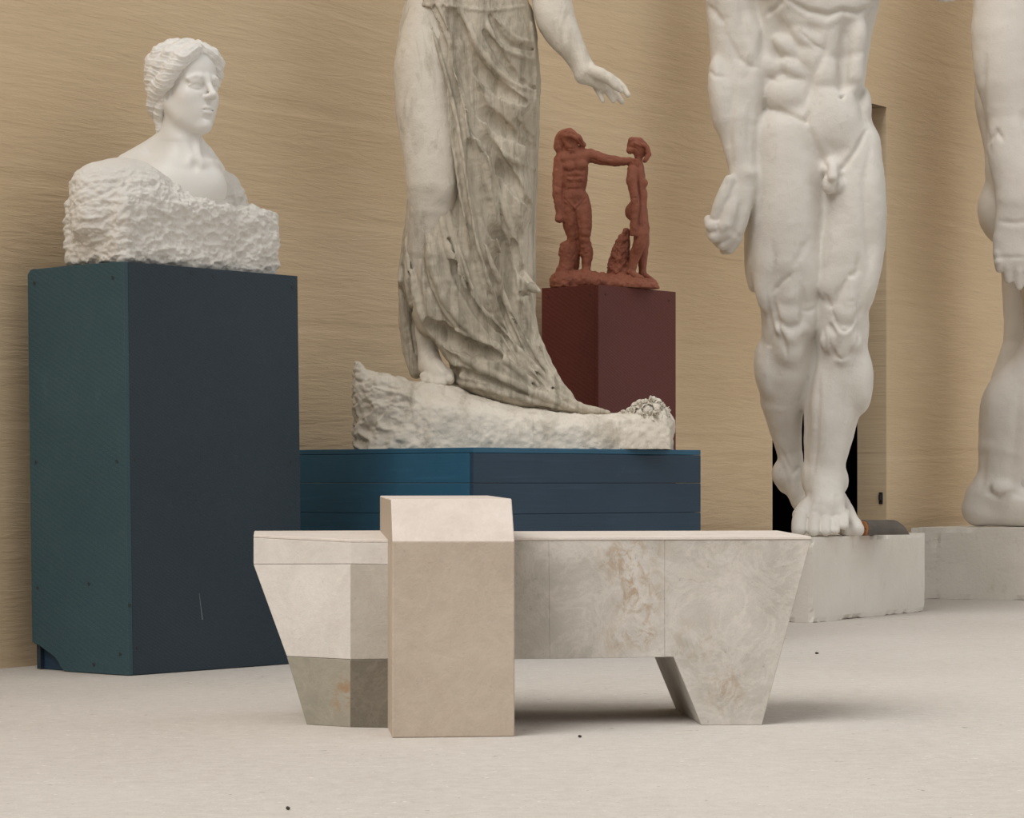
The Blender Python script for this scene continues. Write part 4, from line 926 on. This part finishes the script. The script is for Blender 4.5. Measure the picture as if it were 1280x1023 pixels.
    top = np.array([(443, 450), (449, 453), (456, 461), (468, 464), (482, 465), (500, 470), (516, 480), (530, 484), (560, 486), (600, 494), (640, 503), (690, 512), (730, 517), (770, 516), (800, 512), (822, 510), (834, 516), (839, 530)], float)
    def rock(X, Y, Z):
        k = 1+Z/F; u = 640+(X-640)/k; v = HY+(Y-HY)/k
        tv = np.interp(u, top[:, 0], top[:, 1])+0.0025*Z*Z+np.where(Z < 0, 0.03*np.abs(Z), 0)
        hw = np.interp(u, [443, 470, 540, 640, 760, 838], [34, 56, 78, 72, 48, 30])
        a = (tv-v)*0.85; b = np.abs(Z+2)-hw-np.clip(v-500, -40, 60)*0.12; c = np.maximum(443-u, u-838)
        m = np.maximum(np.maximum(a, b), c); h = np.maximum(14-np.abs(a-b), 0)/14
        return m+h*h*3.2
    g._apply([(640, 505, 0)], 215, rock, 5, 'add')
    g.ell((815, 536, -4), (26, 24, 34), 12); g.ell((544, 494, -4), (42, 16, 46), 12)
    g.mesh(1)
    V_ = g.V
    lft = np.clip((560-V_[:, 0])/110, 0.12, 1)
    ri = 1-np.abs(fbm(np.column_stack([V_[:, 0]/26+V_[:, 1]/38, V_[:, 1]/16-V_[:, 0]/60, V_[:, 2]/30]), 3, 51))
    g.rough((ri-0.7)*7.0*lft+fbm(V_/9.0, 3, 55)*1.1+fbm(V_/40.0, 2, 57)*3.0)
    g.limit(QT+0.0005)
    g.build('rock_base', M_old, t)
    # wreath of roses at the end of the base
    def rose(c, nrm, r, seed):
        rg = np.random.default_rng(seed); n = Vector(nrm).normalized(); a = n.orthogonal().normalized(); b = n.cross(a); Vs, Fs = [], []
        for ring, (cnt, rad, hgt, open_) in enumerate(((1, 0.16, 0.55, 0.0), (3, 0.3, 0.6, 0.2), (4, 0.55, 0.45, 0.55), (6, 0.85, 0.2, 1.0))):
            for i in range(cnt):
                ph = 2*math.pi*(i/cnt)+ring*0.9+rg.uniform(-.2, .2); wdt = 2*math.pi/cnt*0.72 if cnt > 1 else 2*math.pi
                outer, inner = [], []
                for jj in range(5):
                    tt = jj/4; row_o, row_i = [], []
                    for ii in range(7):
                        s_ = (ii/6-0.5); an = ph+s_*wdt; rr = r*rad*(0.35+0.65*math.sin(tt*1.4))*(1+open_*0.35*tt*tt); edge = 1-0.5*(2*s_)**2*tt
                        hh = r*(hgt*tt*edge*1.3-0.28*open_*tt**4-0.15)
                        for lst, k in ((row_o, 1.0), (row_i, 0.86)):
                            p = Vector(c)+(a*math.cos(an)+b*math.sin(an))*(rr*k)+n*(hh+(0 if k == 1 else 0.02*r)); lst.append(tuple(p))
                    outer.append(row_o); inner.append(row_i)
                b0 = len(Vs); g1 = [p for r_ in outer for p in r_]; g2 = [p for r_ in inner for p in r_]; Vs += g1+g2; m = len(g1)
                for jj in range(4):
                    for ii in range(6):
                        q = [b0+jj*7+ii, b0+jj*7+ii+1, b0+(jj+1)*7+ii+1, b0+(jj+1)*7+ii]; Fs.append(q); Fs.append([x+m for x in q[::-1]])
                rim = [b0+ii for ii in range(7)]+[b0+jj*7+6 for jj in range(1, 5)]+[b0+28+ii for ii in range(5, -1, -1)]+[b0+jj*7 for jj in range(3, 0, -1)]
                for x, y in zip(rim, rim[1:]+rim[:1]): Fs.append([y, x, x+m, y+m])
        # calyx
        b0 = len(Vs)
        for jj in range(7):
            th_ = math.pi*jj/6
            for ii in range(10):
                an = 2*math.pi*ii/10; Vs.append(tuple(Vector(c)+(a*math.cos(an)+b*math.sin(an))*(0.5*r*math.sin(th_)+0.001*r)+n*(-0.2*r+0.45*r*math.cos(th_)*0.8)))
        for jj in range(6):
            for ii in range(10): Fs.append([b0+jj*10+ii, b0+jj*10+(ii+1) % 10, b0+(jj+1)*10+(ii+1) % 10, b0+(jj+1)*10+ii])
        return mk('rose', Vs, Fs, M_old, t, smooth=True)
    k = d0/F
    for i, (px, py, w, r, nv) in enumerate(((800, 507, -24, 10, (-0.2, -0.8, 0.7)), (814, 503, -22, 12, (0.0, -0.7, 0.8)), (826, 509, -18, 10, (0.6, -0.6, 0.6)), (805, 520, -32, 10, (-0.2, -1, 0.2)), (819, 519, -33, 13, (0.15, -1, 0.2)), (831, 523, -20, 11, (0.7, -0.7, 0.1)),
                                          (823, 534, -32, 11, (0.3, -1, -0.1)), (831, 543, -20, 9, (0.7, -0.7, -0.3)), (790, 514, -24, 8, (-0.3, -0.8, 0.6)), (779, 517, -20, 7, (-0.2, -0.7, 0.8)), (820, 504, 6, 10, (0.3, 0.2, 1)), (832, 514, 8, 10, (0.9, 0.1, 0.4)))):
        rose(at(px, py, d0+w*k), nv, r*k*1.1, i+5)
goddess()
# ------------------------------------------------------------------ white marble bust growing out of a rough block
def bust():
    d0 = 8.42
    o_ = (pR+pL)*0.5
    t = thing('marble_bust', 'white marble bust of a woman with wavy hair rising from a rough-hewn block', 'bust', (o_.x, o_.y, PT))
    M_skin = mat_marble('polished_white_marble', srgb(222, 219, 213), srgb(232, 229, 224), 0.42, None, bump=0.0006, sss=0.15)
    M_rough = mat_marble('rough_white_marble', srgb(212, 207, 199), srgb(228, 224, 217), 0.7, srgb(186, 174, 158), 0.60, 0.8, (9, 9, 9), 0.0035, 0, 0.4, 55)
    g = Fig(d0, (126, 30, -80), (320, 275, 90), 0.8)
    yaw = math.radians(49); cy, sy = math.cos(yaw), math.sin(yaw)
    # head frame: x her left, y forward, z up (columns in u,v,w)
    Rm = np.array([[cy, sy, 0], [0, 0, -1], [sy, -cy, 0]], float)
    pitch = math.radians(2); Rx = np.array([[1, 0, 0], [0, math.cos(pitch), -math.sin(pitch)], [0, math.sin(pitch), math.cos(pitch)]])
    HO = (232.5, 113, 0)
    g.frame(Rm@Rx, HO)
    g.ell((0, -8, 16), (32, 42, 38), 4)                    # skull
    g.ell((0, 12, -10), (27, 28, 41), 10)                  # face mass
    g.ell((0, 21, 22), (27, 18.5, 24), 10)                 # forehead
    for s_ in (-1, 1): g.ell((s_*15.5, 22, -12), (12, 14, 12), 12); g.ell((s_*11, 18, -28), (13, 14, 17), 12)     # cheeks
    g.tube([(-25, -4, -20, 8), (-18, 10, -37, 8), (-6, 26, -49, 7), (0, 29, -51, 7), (6, 26, -49, 7), (18, 10, -37, 8), (25, -4, -20, 8)], 14)   # jaw line
    g.ell((0, 33, -48), (8, 7.5, 6.5), 8)                # chin
    g.ell((0, 29, -30), (14, 11, 13), 10)                  # mouth barrel
    for s_ in (-1, 1):                                     # eye sockets, balls, lids, brows
        g.ell((s_*15, 42, 1), (9.5, 8, 6.5), 6, 'sub')
        g.ell((s_*14.5, 30.2, 0), (8.2, 7.6, 7.0), 1.5)
        g.tube([(s_*6.5, 35.6, -0.5, 1.0), (s_*10, 37.7, 2.6, 1.2), (s_*15, 38.2, 3.8, 1.5), (s_*20, 35.9, 2.5, 1.3), (s_*23.5, 32, -0.8, 1.0)], 1.5)
        g.tube([(s_*8, 38, 5.2, 1.0), (s_*15, 38.2, 6.2, 1.2), (s_*22, 34.6, 4.2, 1.0)], 2.5)
        g.tube([(s_*6.8, 35.2, -1.2, 0.8), (s_*11, 37, -3.2, 0.9), (s_*16, 36.6, -3.8, 0.9), (s_*21, 33.6, -2.6, 0.9)], 1.8)
        g.tube([(s_*5, 38.4, 8.5, 2.0), (s_*11, 39.8, 10.5, 2.2), (s_*18, 37.6, 11, 2.0), (s_*25, 31.5, 8, 2)], 7)
    g.tube([(0, 38.5, 11, 3.8), (0, 41.5, 3, 3.6), (0, 46, -5, 3.8), (0, 49.3, -11, 4.2)], 5)          # nose
    g.ell((0, 49.4, -12.4), (4.4, 4.2, 3.8), 3)
    for s_ in (-1, 1): g.ell((s_*5.0, 44, -14), (3.3, 4.6, 3.3), 3); g.ell((s_*2.8, 47, -17), (1.3, 2.0, 0.9), 1.2, 'sub')
    g.tube([(0, 41.4, -19, 1.0), (0, 41.2, -23, 1.3)], 2.5, 'sub')
    g.tube([(-10, 35.8, -28.6, 1.3), (-5, 40, -27.2, 2.1), (0, 41.4, -27.0, 2.0), (5, 40, -27.2, 2.1), (10, 35.8, -28.6, 1.3)], 2.6)
    g.tube([(-8.5, 36.2, -31.6, 1.3), (-4, 39.6, -32.8, 2.4), (0, 40.3, -33.1, 2.5), (4, 39.6, -32.8, 2.4), (8.5, 36.2, -31.6, 1.3)], 2.6)
    g.tube([(-10.5, 36.8, -29.7, 0.7), (-5, 41.6, -29.7, 0.8), (0, 43.1, -29.6, 0.8), (5, 41.6, -29.7, 0.8), (10.5, 36.8, -29.7, 0.7)], 1.2, 'sub')
    g.ell((0, 40, -39), (7, 2.6, 2.2), 4, 'sub')
    for s_ in (-1, 1):                                     # ears, mostly under the hair
        g.ell((s_*30.0, -2, -10), (3.5, 7, 11), 2.5); g.ell((s_*33, 0, -10), (2, 4, 6), 1.5, 'sub')
    # neck, shoulders and chest (world-aligned, photo units)
    g.frame()
    g.tube([(223, 138, 5, 21), (226, 160, 0, 20.5), (227, 178, -2, 22), (226, 196, 0, 28)], 10)
    g.tube([(208, 150, 6, 7), (226, 176, -15, 6), (240, 196, -25, 4)], 6); g.tube([(242, 160, -4, 5), (246, 184, -15, 4.5), (248, 198, -23, 3)], 6)   # neck cords
    g.tube([(218, 176, 8, 20), (192, 196, 14, 22), (164, 214, 14, 24), (146, 232, 14, 18)], 14); g.tube([(230, 178, 8, 18), (250, 196, 18, 18), (264, 216, 30, 18)], 14)
    g.ell((222, 236, 4), (62, 46, 44), 14)
    g.tube([(178, 202, -6, 3), (210, 206, -20, 3.5), (238, 207, -27, 3)], 10); g.tube([(250, 206, -24, 3), (262, 204, -8, 3), (270, 204, 8, 3)], 10)
    g.ell((244, 206, -36), (5, 6, 7), 6, 'sub')
    g.mesh(1)
    g.build('figure', M_skin, t)
    # hair
    h = Fig(d0, (160, 30, -90), (310, 215, 90), 0.85)
    h.frame(Rm@Rx, HO)
    h.ell((0, -10, 24), (36, 39, 34), 5); h.ell((0, -27, 0), (31, 20, 30), 8)
    for s_ in (-1, 1):
        # big waved rolls from the parting over temple and ear to the nape
        h.tube([(s_*5, 27, 47, 9), (s_*17, 29, 42, 11), (s_*28, 24, 33, 12), (s_*35, 13, 20, 12), (s_*37, 3, 7, 11.5), (s_*36, -9, 2, 11.5), (s_*33, -21, 0, 11)], 4)
        h.tube([(s_*4, 17, 52, 9), (s_*19, 16, 49, 11), (s_*32, 8, 39, 11), (s_*37, -4, 26, 11), (s_*36, -17, 15, 11), (s_*29, -28, 7, 11)], 3.5)
        h.tube([(s_*3, 2, 56, 9), (s_*18, -4, 54, 10), (s_*31, -14, 43, 11), (s_*33, -23, 29, 11), (s_*26, -34, 17, 10)], 3.5)
        h.tube([(s_*2, -14, 56, 8), (s_*18, -22, 50, 10), (s_*27, -29, 37, 11), (s_*21, -40, 22, 9)], 3.5)
        h.tube([(s_*34, -14, -3, 9), (s_*32, -25, -11, 9), (s_*26, -31, -20, 9), (s_*18, -37, -27, 8)], 3.5)
        h.tube([(s_*30, -9, -14, 5), (s_*28, -18, -24, 6.5), (s_*23, -27, -34, 6.5), (s_*16, -33, -42, 5)], 3.5)
    h.ell((0, -43, 4), (20, 13, 18), 4); h.ell((-10, -42, -12), (14, 12, 12), 3); h.ell((8, -40, -22), (14, 11, 12), 3)       # knot
    h.tube([(-20, -26, -36, 6), (-20, -27, -46, 5.5), (-21, -29, -56, 4.5), (-24, -33, -66, 2.5)], 3)                               # loose lock on the neck
    h.tube([(-10, -34, -32, 7), (-9, -34, -46, 6), (-8, -34, -58, 4)], 4)
    # parting and forehead kept free
    h.tube([(0, 40, 42, 2.5), (0, 24, 58, 2), (0, 6, 66, 1.6)], 3, 'sub')
    h.ell((0, 40, 12), (21, 17, 23), 4, 'sub'); h.ell((0, 44, -12), (29, 22, 26), 4, 'sub')
    h.mesh(1)
    L = (h.V-np.array(HO))@(Rm@Rx)
    sgn = np.sign(L[:, 0])
    # waved strands: stripes following the rolls
    s1 = L[:, 2]*0.75+np.abs(L[:, 0])*0.35+L[:, 1]*0.25; al = L[:, 1]*0.8-L[:, 2]*0.5
    wv = s1+1.6*np.sin(al/9.0)+3.0*vnoise(L/16.0, 61)
    dd = np.sin(wv*0.55)*0.55+np.sin(wv*1.3+1.0)*0.3+np.sin(wv*2.6)*0.2+fbm(L/7.0, 2, 63)*0.7
    h.rough(dd); h.relax(0.25)
    h.build('hair', M_skin, t)
    # rough-hewn block
    g = Fig(d0, (60, 175, -170), (385, 350, 130), 1.35)
    ea = np.array((eR.x, 0, eR.y)); eb = np.array((eL.x, 0, eL.y))
    k = F/d0
    c0 = np.array((640+(pn.x+lean.x)*k, 0, (pn.y-d0)*k))
    La, Lb = wR*k, wL*k; vb = HY-(PT-H)*k
    R3 = np.stack([ea, np.array((0, 1, 0)), eb], 1)
    g.frame(R3, c0+np.array((0, vb, 0)))
    # x along the front face, y down (0 = underside), z back
    a0, a1 = 0.015*La, 0.965*La; b0, b1 = 0.05*Lb, 0.69*Lb
    bc, bh = (b0+b1)/2, (b1-b0)/2
    g.box(((a0+a1)/2, -42, bc), ((a1-a0)/2, 43, bh), 12, 8)
    g.ell((0.20*La, -86, bc), (0.22*La, 48, bh*0.96), 16); g.ell((0.46*La, -74, bc), (0.3*La, 44, bh), 16)
    g.tube([(0.05*La, -60, bc, 34), (0.05*La, -92, bc+4, 30)], 12)
    g.tube([(0.68*La, -80, bc+8, 30), (0.68*La, -122, bc+8, 24)], 12); g.tube([(0.70*La, -122, bc+8, 24), (0.80*La, -108, bc+8, 27), (0.86*La, -70, bc+6, 30)], 12)
    g.ell((0.44*La, -122, b0-8), (0.18*La, 34, 30), 12, 'sub')        # hollow below the throat
    g.mesh(1)
    V_ = g.V; P = V_/11.5
    Pn = np.column_stack([(V_[:, 0]+V_[:, 2]*0.3)/19, V_[:, 1]/8.0+V_[:, 0]/50, V_[:, 2]/19])
    w_ = worley(Pn+fbm(V_/20, 2, 70)[:, None]*0.4, 71)
    fr = np.clip((V_[:, 1]-212)/30, 0.25, 1)
    w2 = worley(Pn*2.1+5+fbm(V_/9, 2, 77)[:, None]*0.5, 79)
    g.rough(((w_-0.5)*4.6+(w2-0.5)*2.2+fbm(P, 4, 73, 0.6)*1.5+fbm(V_/45, 2, 75)*3.0)*fr)
    g.limit(PT+0.0005)
    g.build('rough_block', M_rough, t)
bust()

# ------------------------------------------------------------------ terracotta group on the red pedestal
def terracotta():
    d0 = 10.62
    cx = (rn+gR*RW/2+gL*RL/2)
    t = thing('terracotta_figure_group', 'red terracotta group of a hooded man reaching out to a woman, on the red pedestal', 'sculpture', (cx.x, cx.y, RT))
    M_t = mat_marble('red_terracotta', srgb(130, 76, 58), srgb(154, 95, 73), 0.7, srgb(80, 42, 33), 0.52, 0.72, (16, 16, 10), 0.003, 0, 0.55, 50)
    # man
    g = Fig(d0, (680, 150, -40), (812, 365, 50), 0.8)
    g.tube([(717, 198, 0, 17), (717, 212, 0, 18), (718, 226, 0, 15), (717, 240, 0, 14), (716, 250, 0, 15.5)], 5, sw=0.72)
    g.ell((712, 207, -10), (8, 6, 4), 3); g.ell((727, 206, -10), (8, 6, 4), 3)
    for y in (217, 224): g.ell((714, y, -9.5), (5, 3, 3), 2); g.ell((723, y, -9.5), (5, 3, 3), 2)
    g.ell((719, 244, -9), (8, 6, 4), 3); g.ell((706, 221, -2), (4, 12, 8), 4); g.ell((729, 221, -2), (4, 12, 8), 4)
    g.tube([(717, 198, 0, 12), (701, 200, 0, 8.5), (698, 218, -3, 7.5), (697, 234, -5, 6.5), (698, 252, -6, 6.2), (699, 266, -7, 4.6), (699, 273, -7, 5)], 4); g.ell((696, 240, -6), (5.5, 9, 6), 3)
    g.ell((699, 274, -8), (5, 4.5, 5), 2)
    g.tube([(722, 197, 0, 11), (737, 194, 0, 8.5), (752, 199, -2, 7.2), (764, 201, -4, 6.6), (778, 202, -4, 5.2), (788, 202, -4, 4.2)], 4); g.ell((746, 196, -2), (9, 6, 6), 3); g.ell((770, 202, -4), (9, 5.5, 5.5), 3)
    for i in range(4): g.tube([(787, 199+i*2.4, -4, 2.2), (793, 199.5+i*2.4, -8, 1.9), (796, 200.5+i*2.2, -11, 1.6)], 1.2)
    g.tube([(716, 190, 0, 7.5), (714, 184, -3, 7.5)], 4)
    g.ell((712, 178, -6), (8.5, 11, 10), 3); g.tube([(713, 177, -15, 2), (714, 183, -17, 2.3)], 1.5); g.ell((709.5, 177, -15), (2.2, 1.6, 2), 1, 'sub'); g.ell((717, 178, -14), (2.2, 1.6, 2), 1, 'sub'); g.tube([(711, 187.5, -14, 1.2), (717, 187.5, -14, 1.2)], 1.5)
    # lion-skin-like hood
    g.ell((710, 172, -1), (14, 11, 14), 3); g.tube([(702, 168, -8, 5), (712, 165, -14, 5), (722, 172, -12, 4.5), (729, 181, -6, 3.5)], 3); g.tube([(699, 174, -4, 6), (698, 184, -2, 6), (702, 192, -1, 5), (705, 199, -8, 3.5)], 3)
    g.ell((713, 178, -19), (6.5, 8, 6), 2, 'sub'); g.tube([(707, 170, -14, 2.2), (714, 170, -19, 2.4), (721, 174, -16, 2)], 2)
    # legs
    g.tube([(711, 250, 0, 11), (711, 264, -1, 11), (713, 280, 0, 9.8), (717, 296, 2, 8), (719, 312, 6, 7.5), (719, 328, 8, 5.5), (718, 342, 8, 5)], 4)
    g.tube([(726, 250, 0, 11), (729, 266, -3, 11), (730, 284, -5, 9.8), (730, 296, -5, 8), (731, 306, -4, 7.8), (733, 318, -2, 8), (733, 330, -2, 6), (732, 340, -3, 5.2)], 4)
    g.ell((731, 291, -11), (5, 5.5, 4), 2); g.ell((725, 268, -9), (6, 16, 5), 3); g.ell((736, 314, 0), (4.5, 9, 5), 3)
    g.tube([(732, 340, -6, 5), (732, 343, -14, 5), (733, 344.5, -20, 4)], 2.5); g.tube([(718, 342, 4, 4.5), (716, 345, -4, 4)], 2.5)
    g.tube([(708, 252, -10, 2), (718, 260, -12, 2.2), (729, 252, -10, 2)], 2)
    # tree stump behind the leg
    g.tube([(709, 310, 4, 8.5), (709, 330, 4, 10), (706, 347, 4, 13)], 4, sw=0.9); g.tube([(703, 306, 2, 3.5), (702, 318, 2, 4)], 2); g.tube([(713, 302, 0, 3), (717, 298, -3, 2.5)], 2)
    g.mesh(1)
    g.relief([([(719, 200), (719, 232)], -1.1, 1.6), ([(704, 213), (712, 215), (719, 212), (727, 214), (734, 211)], -1.2, 1.5), ([(709, 221), (729, 221)], -0.8, 1.4), ([(704, 246), (712, 256), (718, 262)], -1.2, 1.4), ([(734, 246), (726, 255), (719, 262)], -1.2, 1.4),
              ([(724, 270), (726, 286)], -0.8, 1.5), ([(703, 240), (712, 236), (725, 236), (733, 240)], -0.9, 1.5), ([(706, 202), (705, 220), (704, 240), (704, 262)], -1.5, 1.4), ([(693, 232), (703, 235)], -0.8, 1.3), ([(718, 264), (721, 290), (724, 320)], -1.2, 1.6), ([(704, 166), (712, 162), (722, 166)], -0.9, 1.3), ([(699, 172), (704, 182), (703, 194)], -1.1, 1.3), ([(722, 171), (728, 182)], -1.0, 1.3), ([(735, 197), (750, 203), (764, 206)], -0.8, 1.4), ([(726, 296), (737, 297)], -0.7, 1.2), ([(758, 198), (768, 199)], -0.7, 1.4)])
    g.rough(fbm(g.V/6.0, 3, 81)*0.75*np.where(g.V[:, 1] > 300, 1.3, 0.8))
    g.limit(RT+0.004); g.build('standing_man', M_t, t)
    # woman
    g = Fig(d0, (755, 165, -40), (825, 368, 45), 0.8)
    g.tube([(795, 215, 0, 10.5), (797, 230, 0, 10.5), (799, 244, 0, 9), (798, 256, 0, 10.5), (796, 266, 1, 12)], 5, sw=1.15)
    g.ell((804, 229, -4), (6, 5.5, 6), 3); g.ell((803, 246, 0), (6, 9, 9), 4); g.ell((788, 265, 3), (7, 9, 9), 4)
    g.tube([(797, 208, 0, 7.5), (798, 200, 0, 5), (799, 192, 0, 5.2)], 4)
    g.ell((798, 186, 0), (9, 10.5, 9.5), 3); g.tube([(805, 184, 0, 2), (808.5, 188, 0, 1.8)], 1.5); g.ell((803, 193, 0), (4.5, 3.5, 4.5), 2)
    g.ell((793, 182, 0), (9, 8, 10), 3); g.tube([(790, 176, -4, 5), (800, 176, -6, 4), (808, 184, -6, 3.5), (811, 193, -6, 3.5), (806, 201, -7, 3)], 2); g.ell((788, 188, -2), (5, 5, 6), 2); g.tube([(794, 179, -9, 2.5), (804, 182, -10, 2.5)], 2)
    g.tube([(791, 213, -9, 7.0), (789.5, 226, -15, 6.8), (792, 240, -18, 5.6), (794, 250, -20, 5.8), (793, 268, -21, 4.6), (792, 278, -21, 4.2)], 1.5)
    g.ell((792, 283, -21), (5, 7, 4), 2)
    for i in range(4): g.tube([(788.5+i*2.4, 286, -22, 1.8), (788+i*2.4, 294, -21, 1.5)], 0.7)
    g.tube([(796, 262, -4, 11), (799, 278, -8, 10), (801, 294, -12, 9), (800, 304, -13, 8.2), (795, 316, -8, 7.4), (791, 330, -6, 5.8), (789, 341, -6, 5)], 4)
    g.tube([(799, 264, 7, 10.5), (803, 285, 6, 8.8), (804, 303, 5, 7.6), (803, 318, 8, 7), (803, 334, 9, 5), (803, 343, 9, 4.5)], 4)
    g.tube([(788, 342, -6, 5), (796, 346, -10, 4.6), (802, 348, -12, 3.4)], 2.5); g.tube([(803, 343, 8, 4.4), (811, 348, 5, 3.6), (815, 350, 4, 3)], 2.5)
    # rock she leans on
    g.tube([(783, 290, 6, 5), (778, 306, 8, 10), (774, 326, 8, 13), (774, 348, 8, 15)], 5)
    g.mesh(1)
    rk = np.clip((790-g.V[:, 0])/10, 0, 1)*np.clip((g.V[:, 1]-285)/10, 0, 1)
    g.relief([([(786, 286), (782, 300)], -0.8, 1.5), ([(800, 300), (796, 310)], -0.7, 1.5), ([(798, 214), (797.5, 230), (799, 244), (800.5, 256), (798.5, 272), (798, 288)], -1.3, 1.3), ([(798, 248), (790, 247)], -0.7, 1.4), ([(801, 266), (803, 290)], -0.6, 1.5), ([(795, 186), (800, 192)], -0.7, 1.5), ([(792, 176), (800, 180), (806, 188)], -0.9, 1.2), ([(786, 183), (796, 186)], -0.8, 1.2)])
    g.rough(fbm(g.V/5.0, 3, 85)*(0.4+1.6*rk))
    g.limit(RT+0.004); g.build('standing_woman', M_t, t)
    # base slab
    g = Fig(d0, (684, 330, -60), (836, 372, 60), 0.9)
    g.frame()
    g.tube([(704, 354, -4, 15), (730, 353, -4, 15), (760, 357, -2, 14), (790, 359, 0, 14), (812, 360, 4, 12)], 6, sw=1.55)
    g.box((704, 360, -2), (12, 12, 24), 6, 8); g.ell((706, 347, 2), (15, 8, 15), 6); g.ell((775, 349, 6), (17, 8, 14), 6)
    g.mesh(1)
    g.rough(fbm(g.V/8.0, 3, 88)*2.0); g.limit(RT+0.002)
    g.build('base', M_t, t)
terracotta()
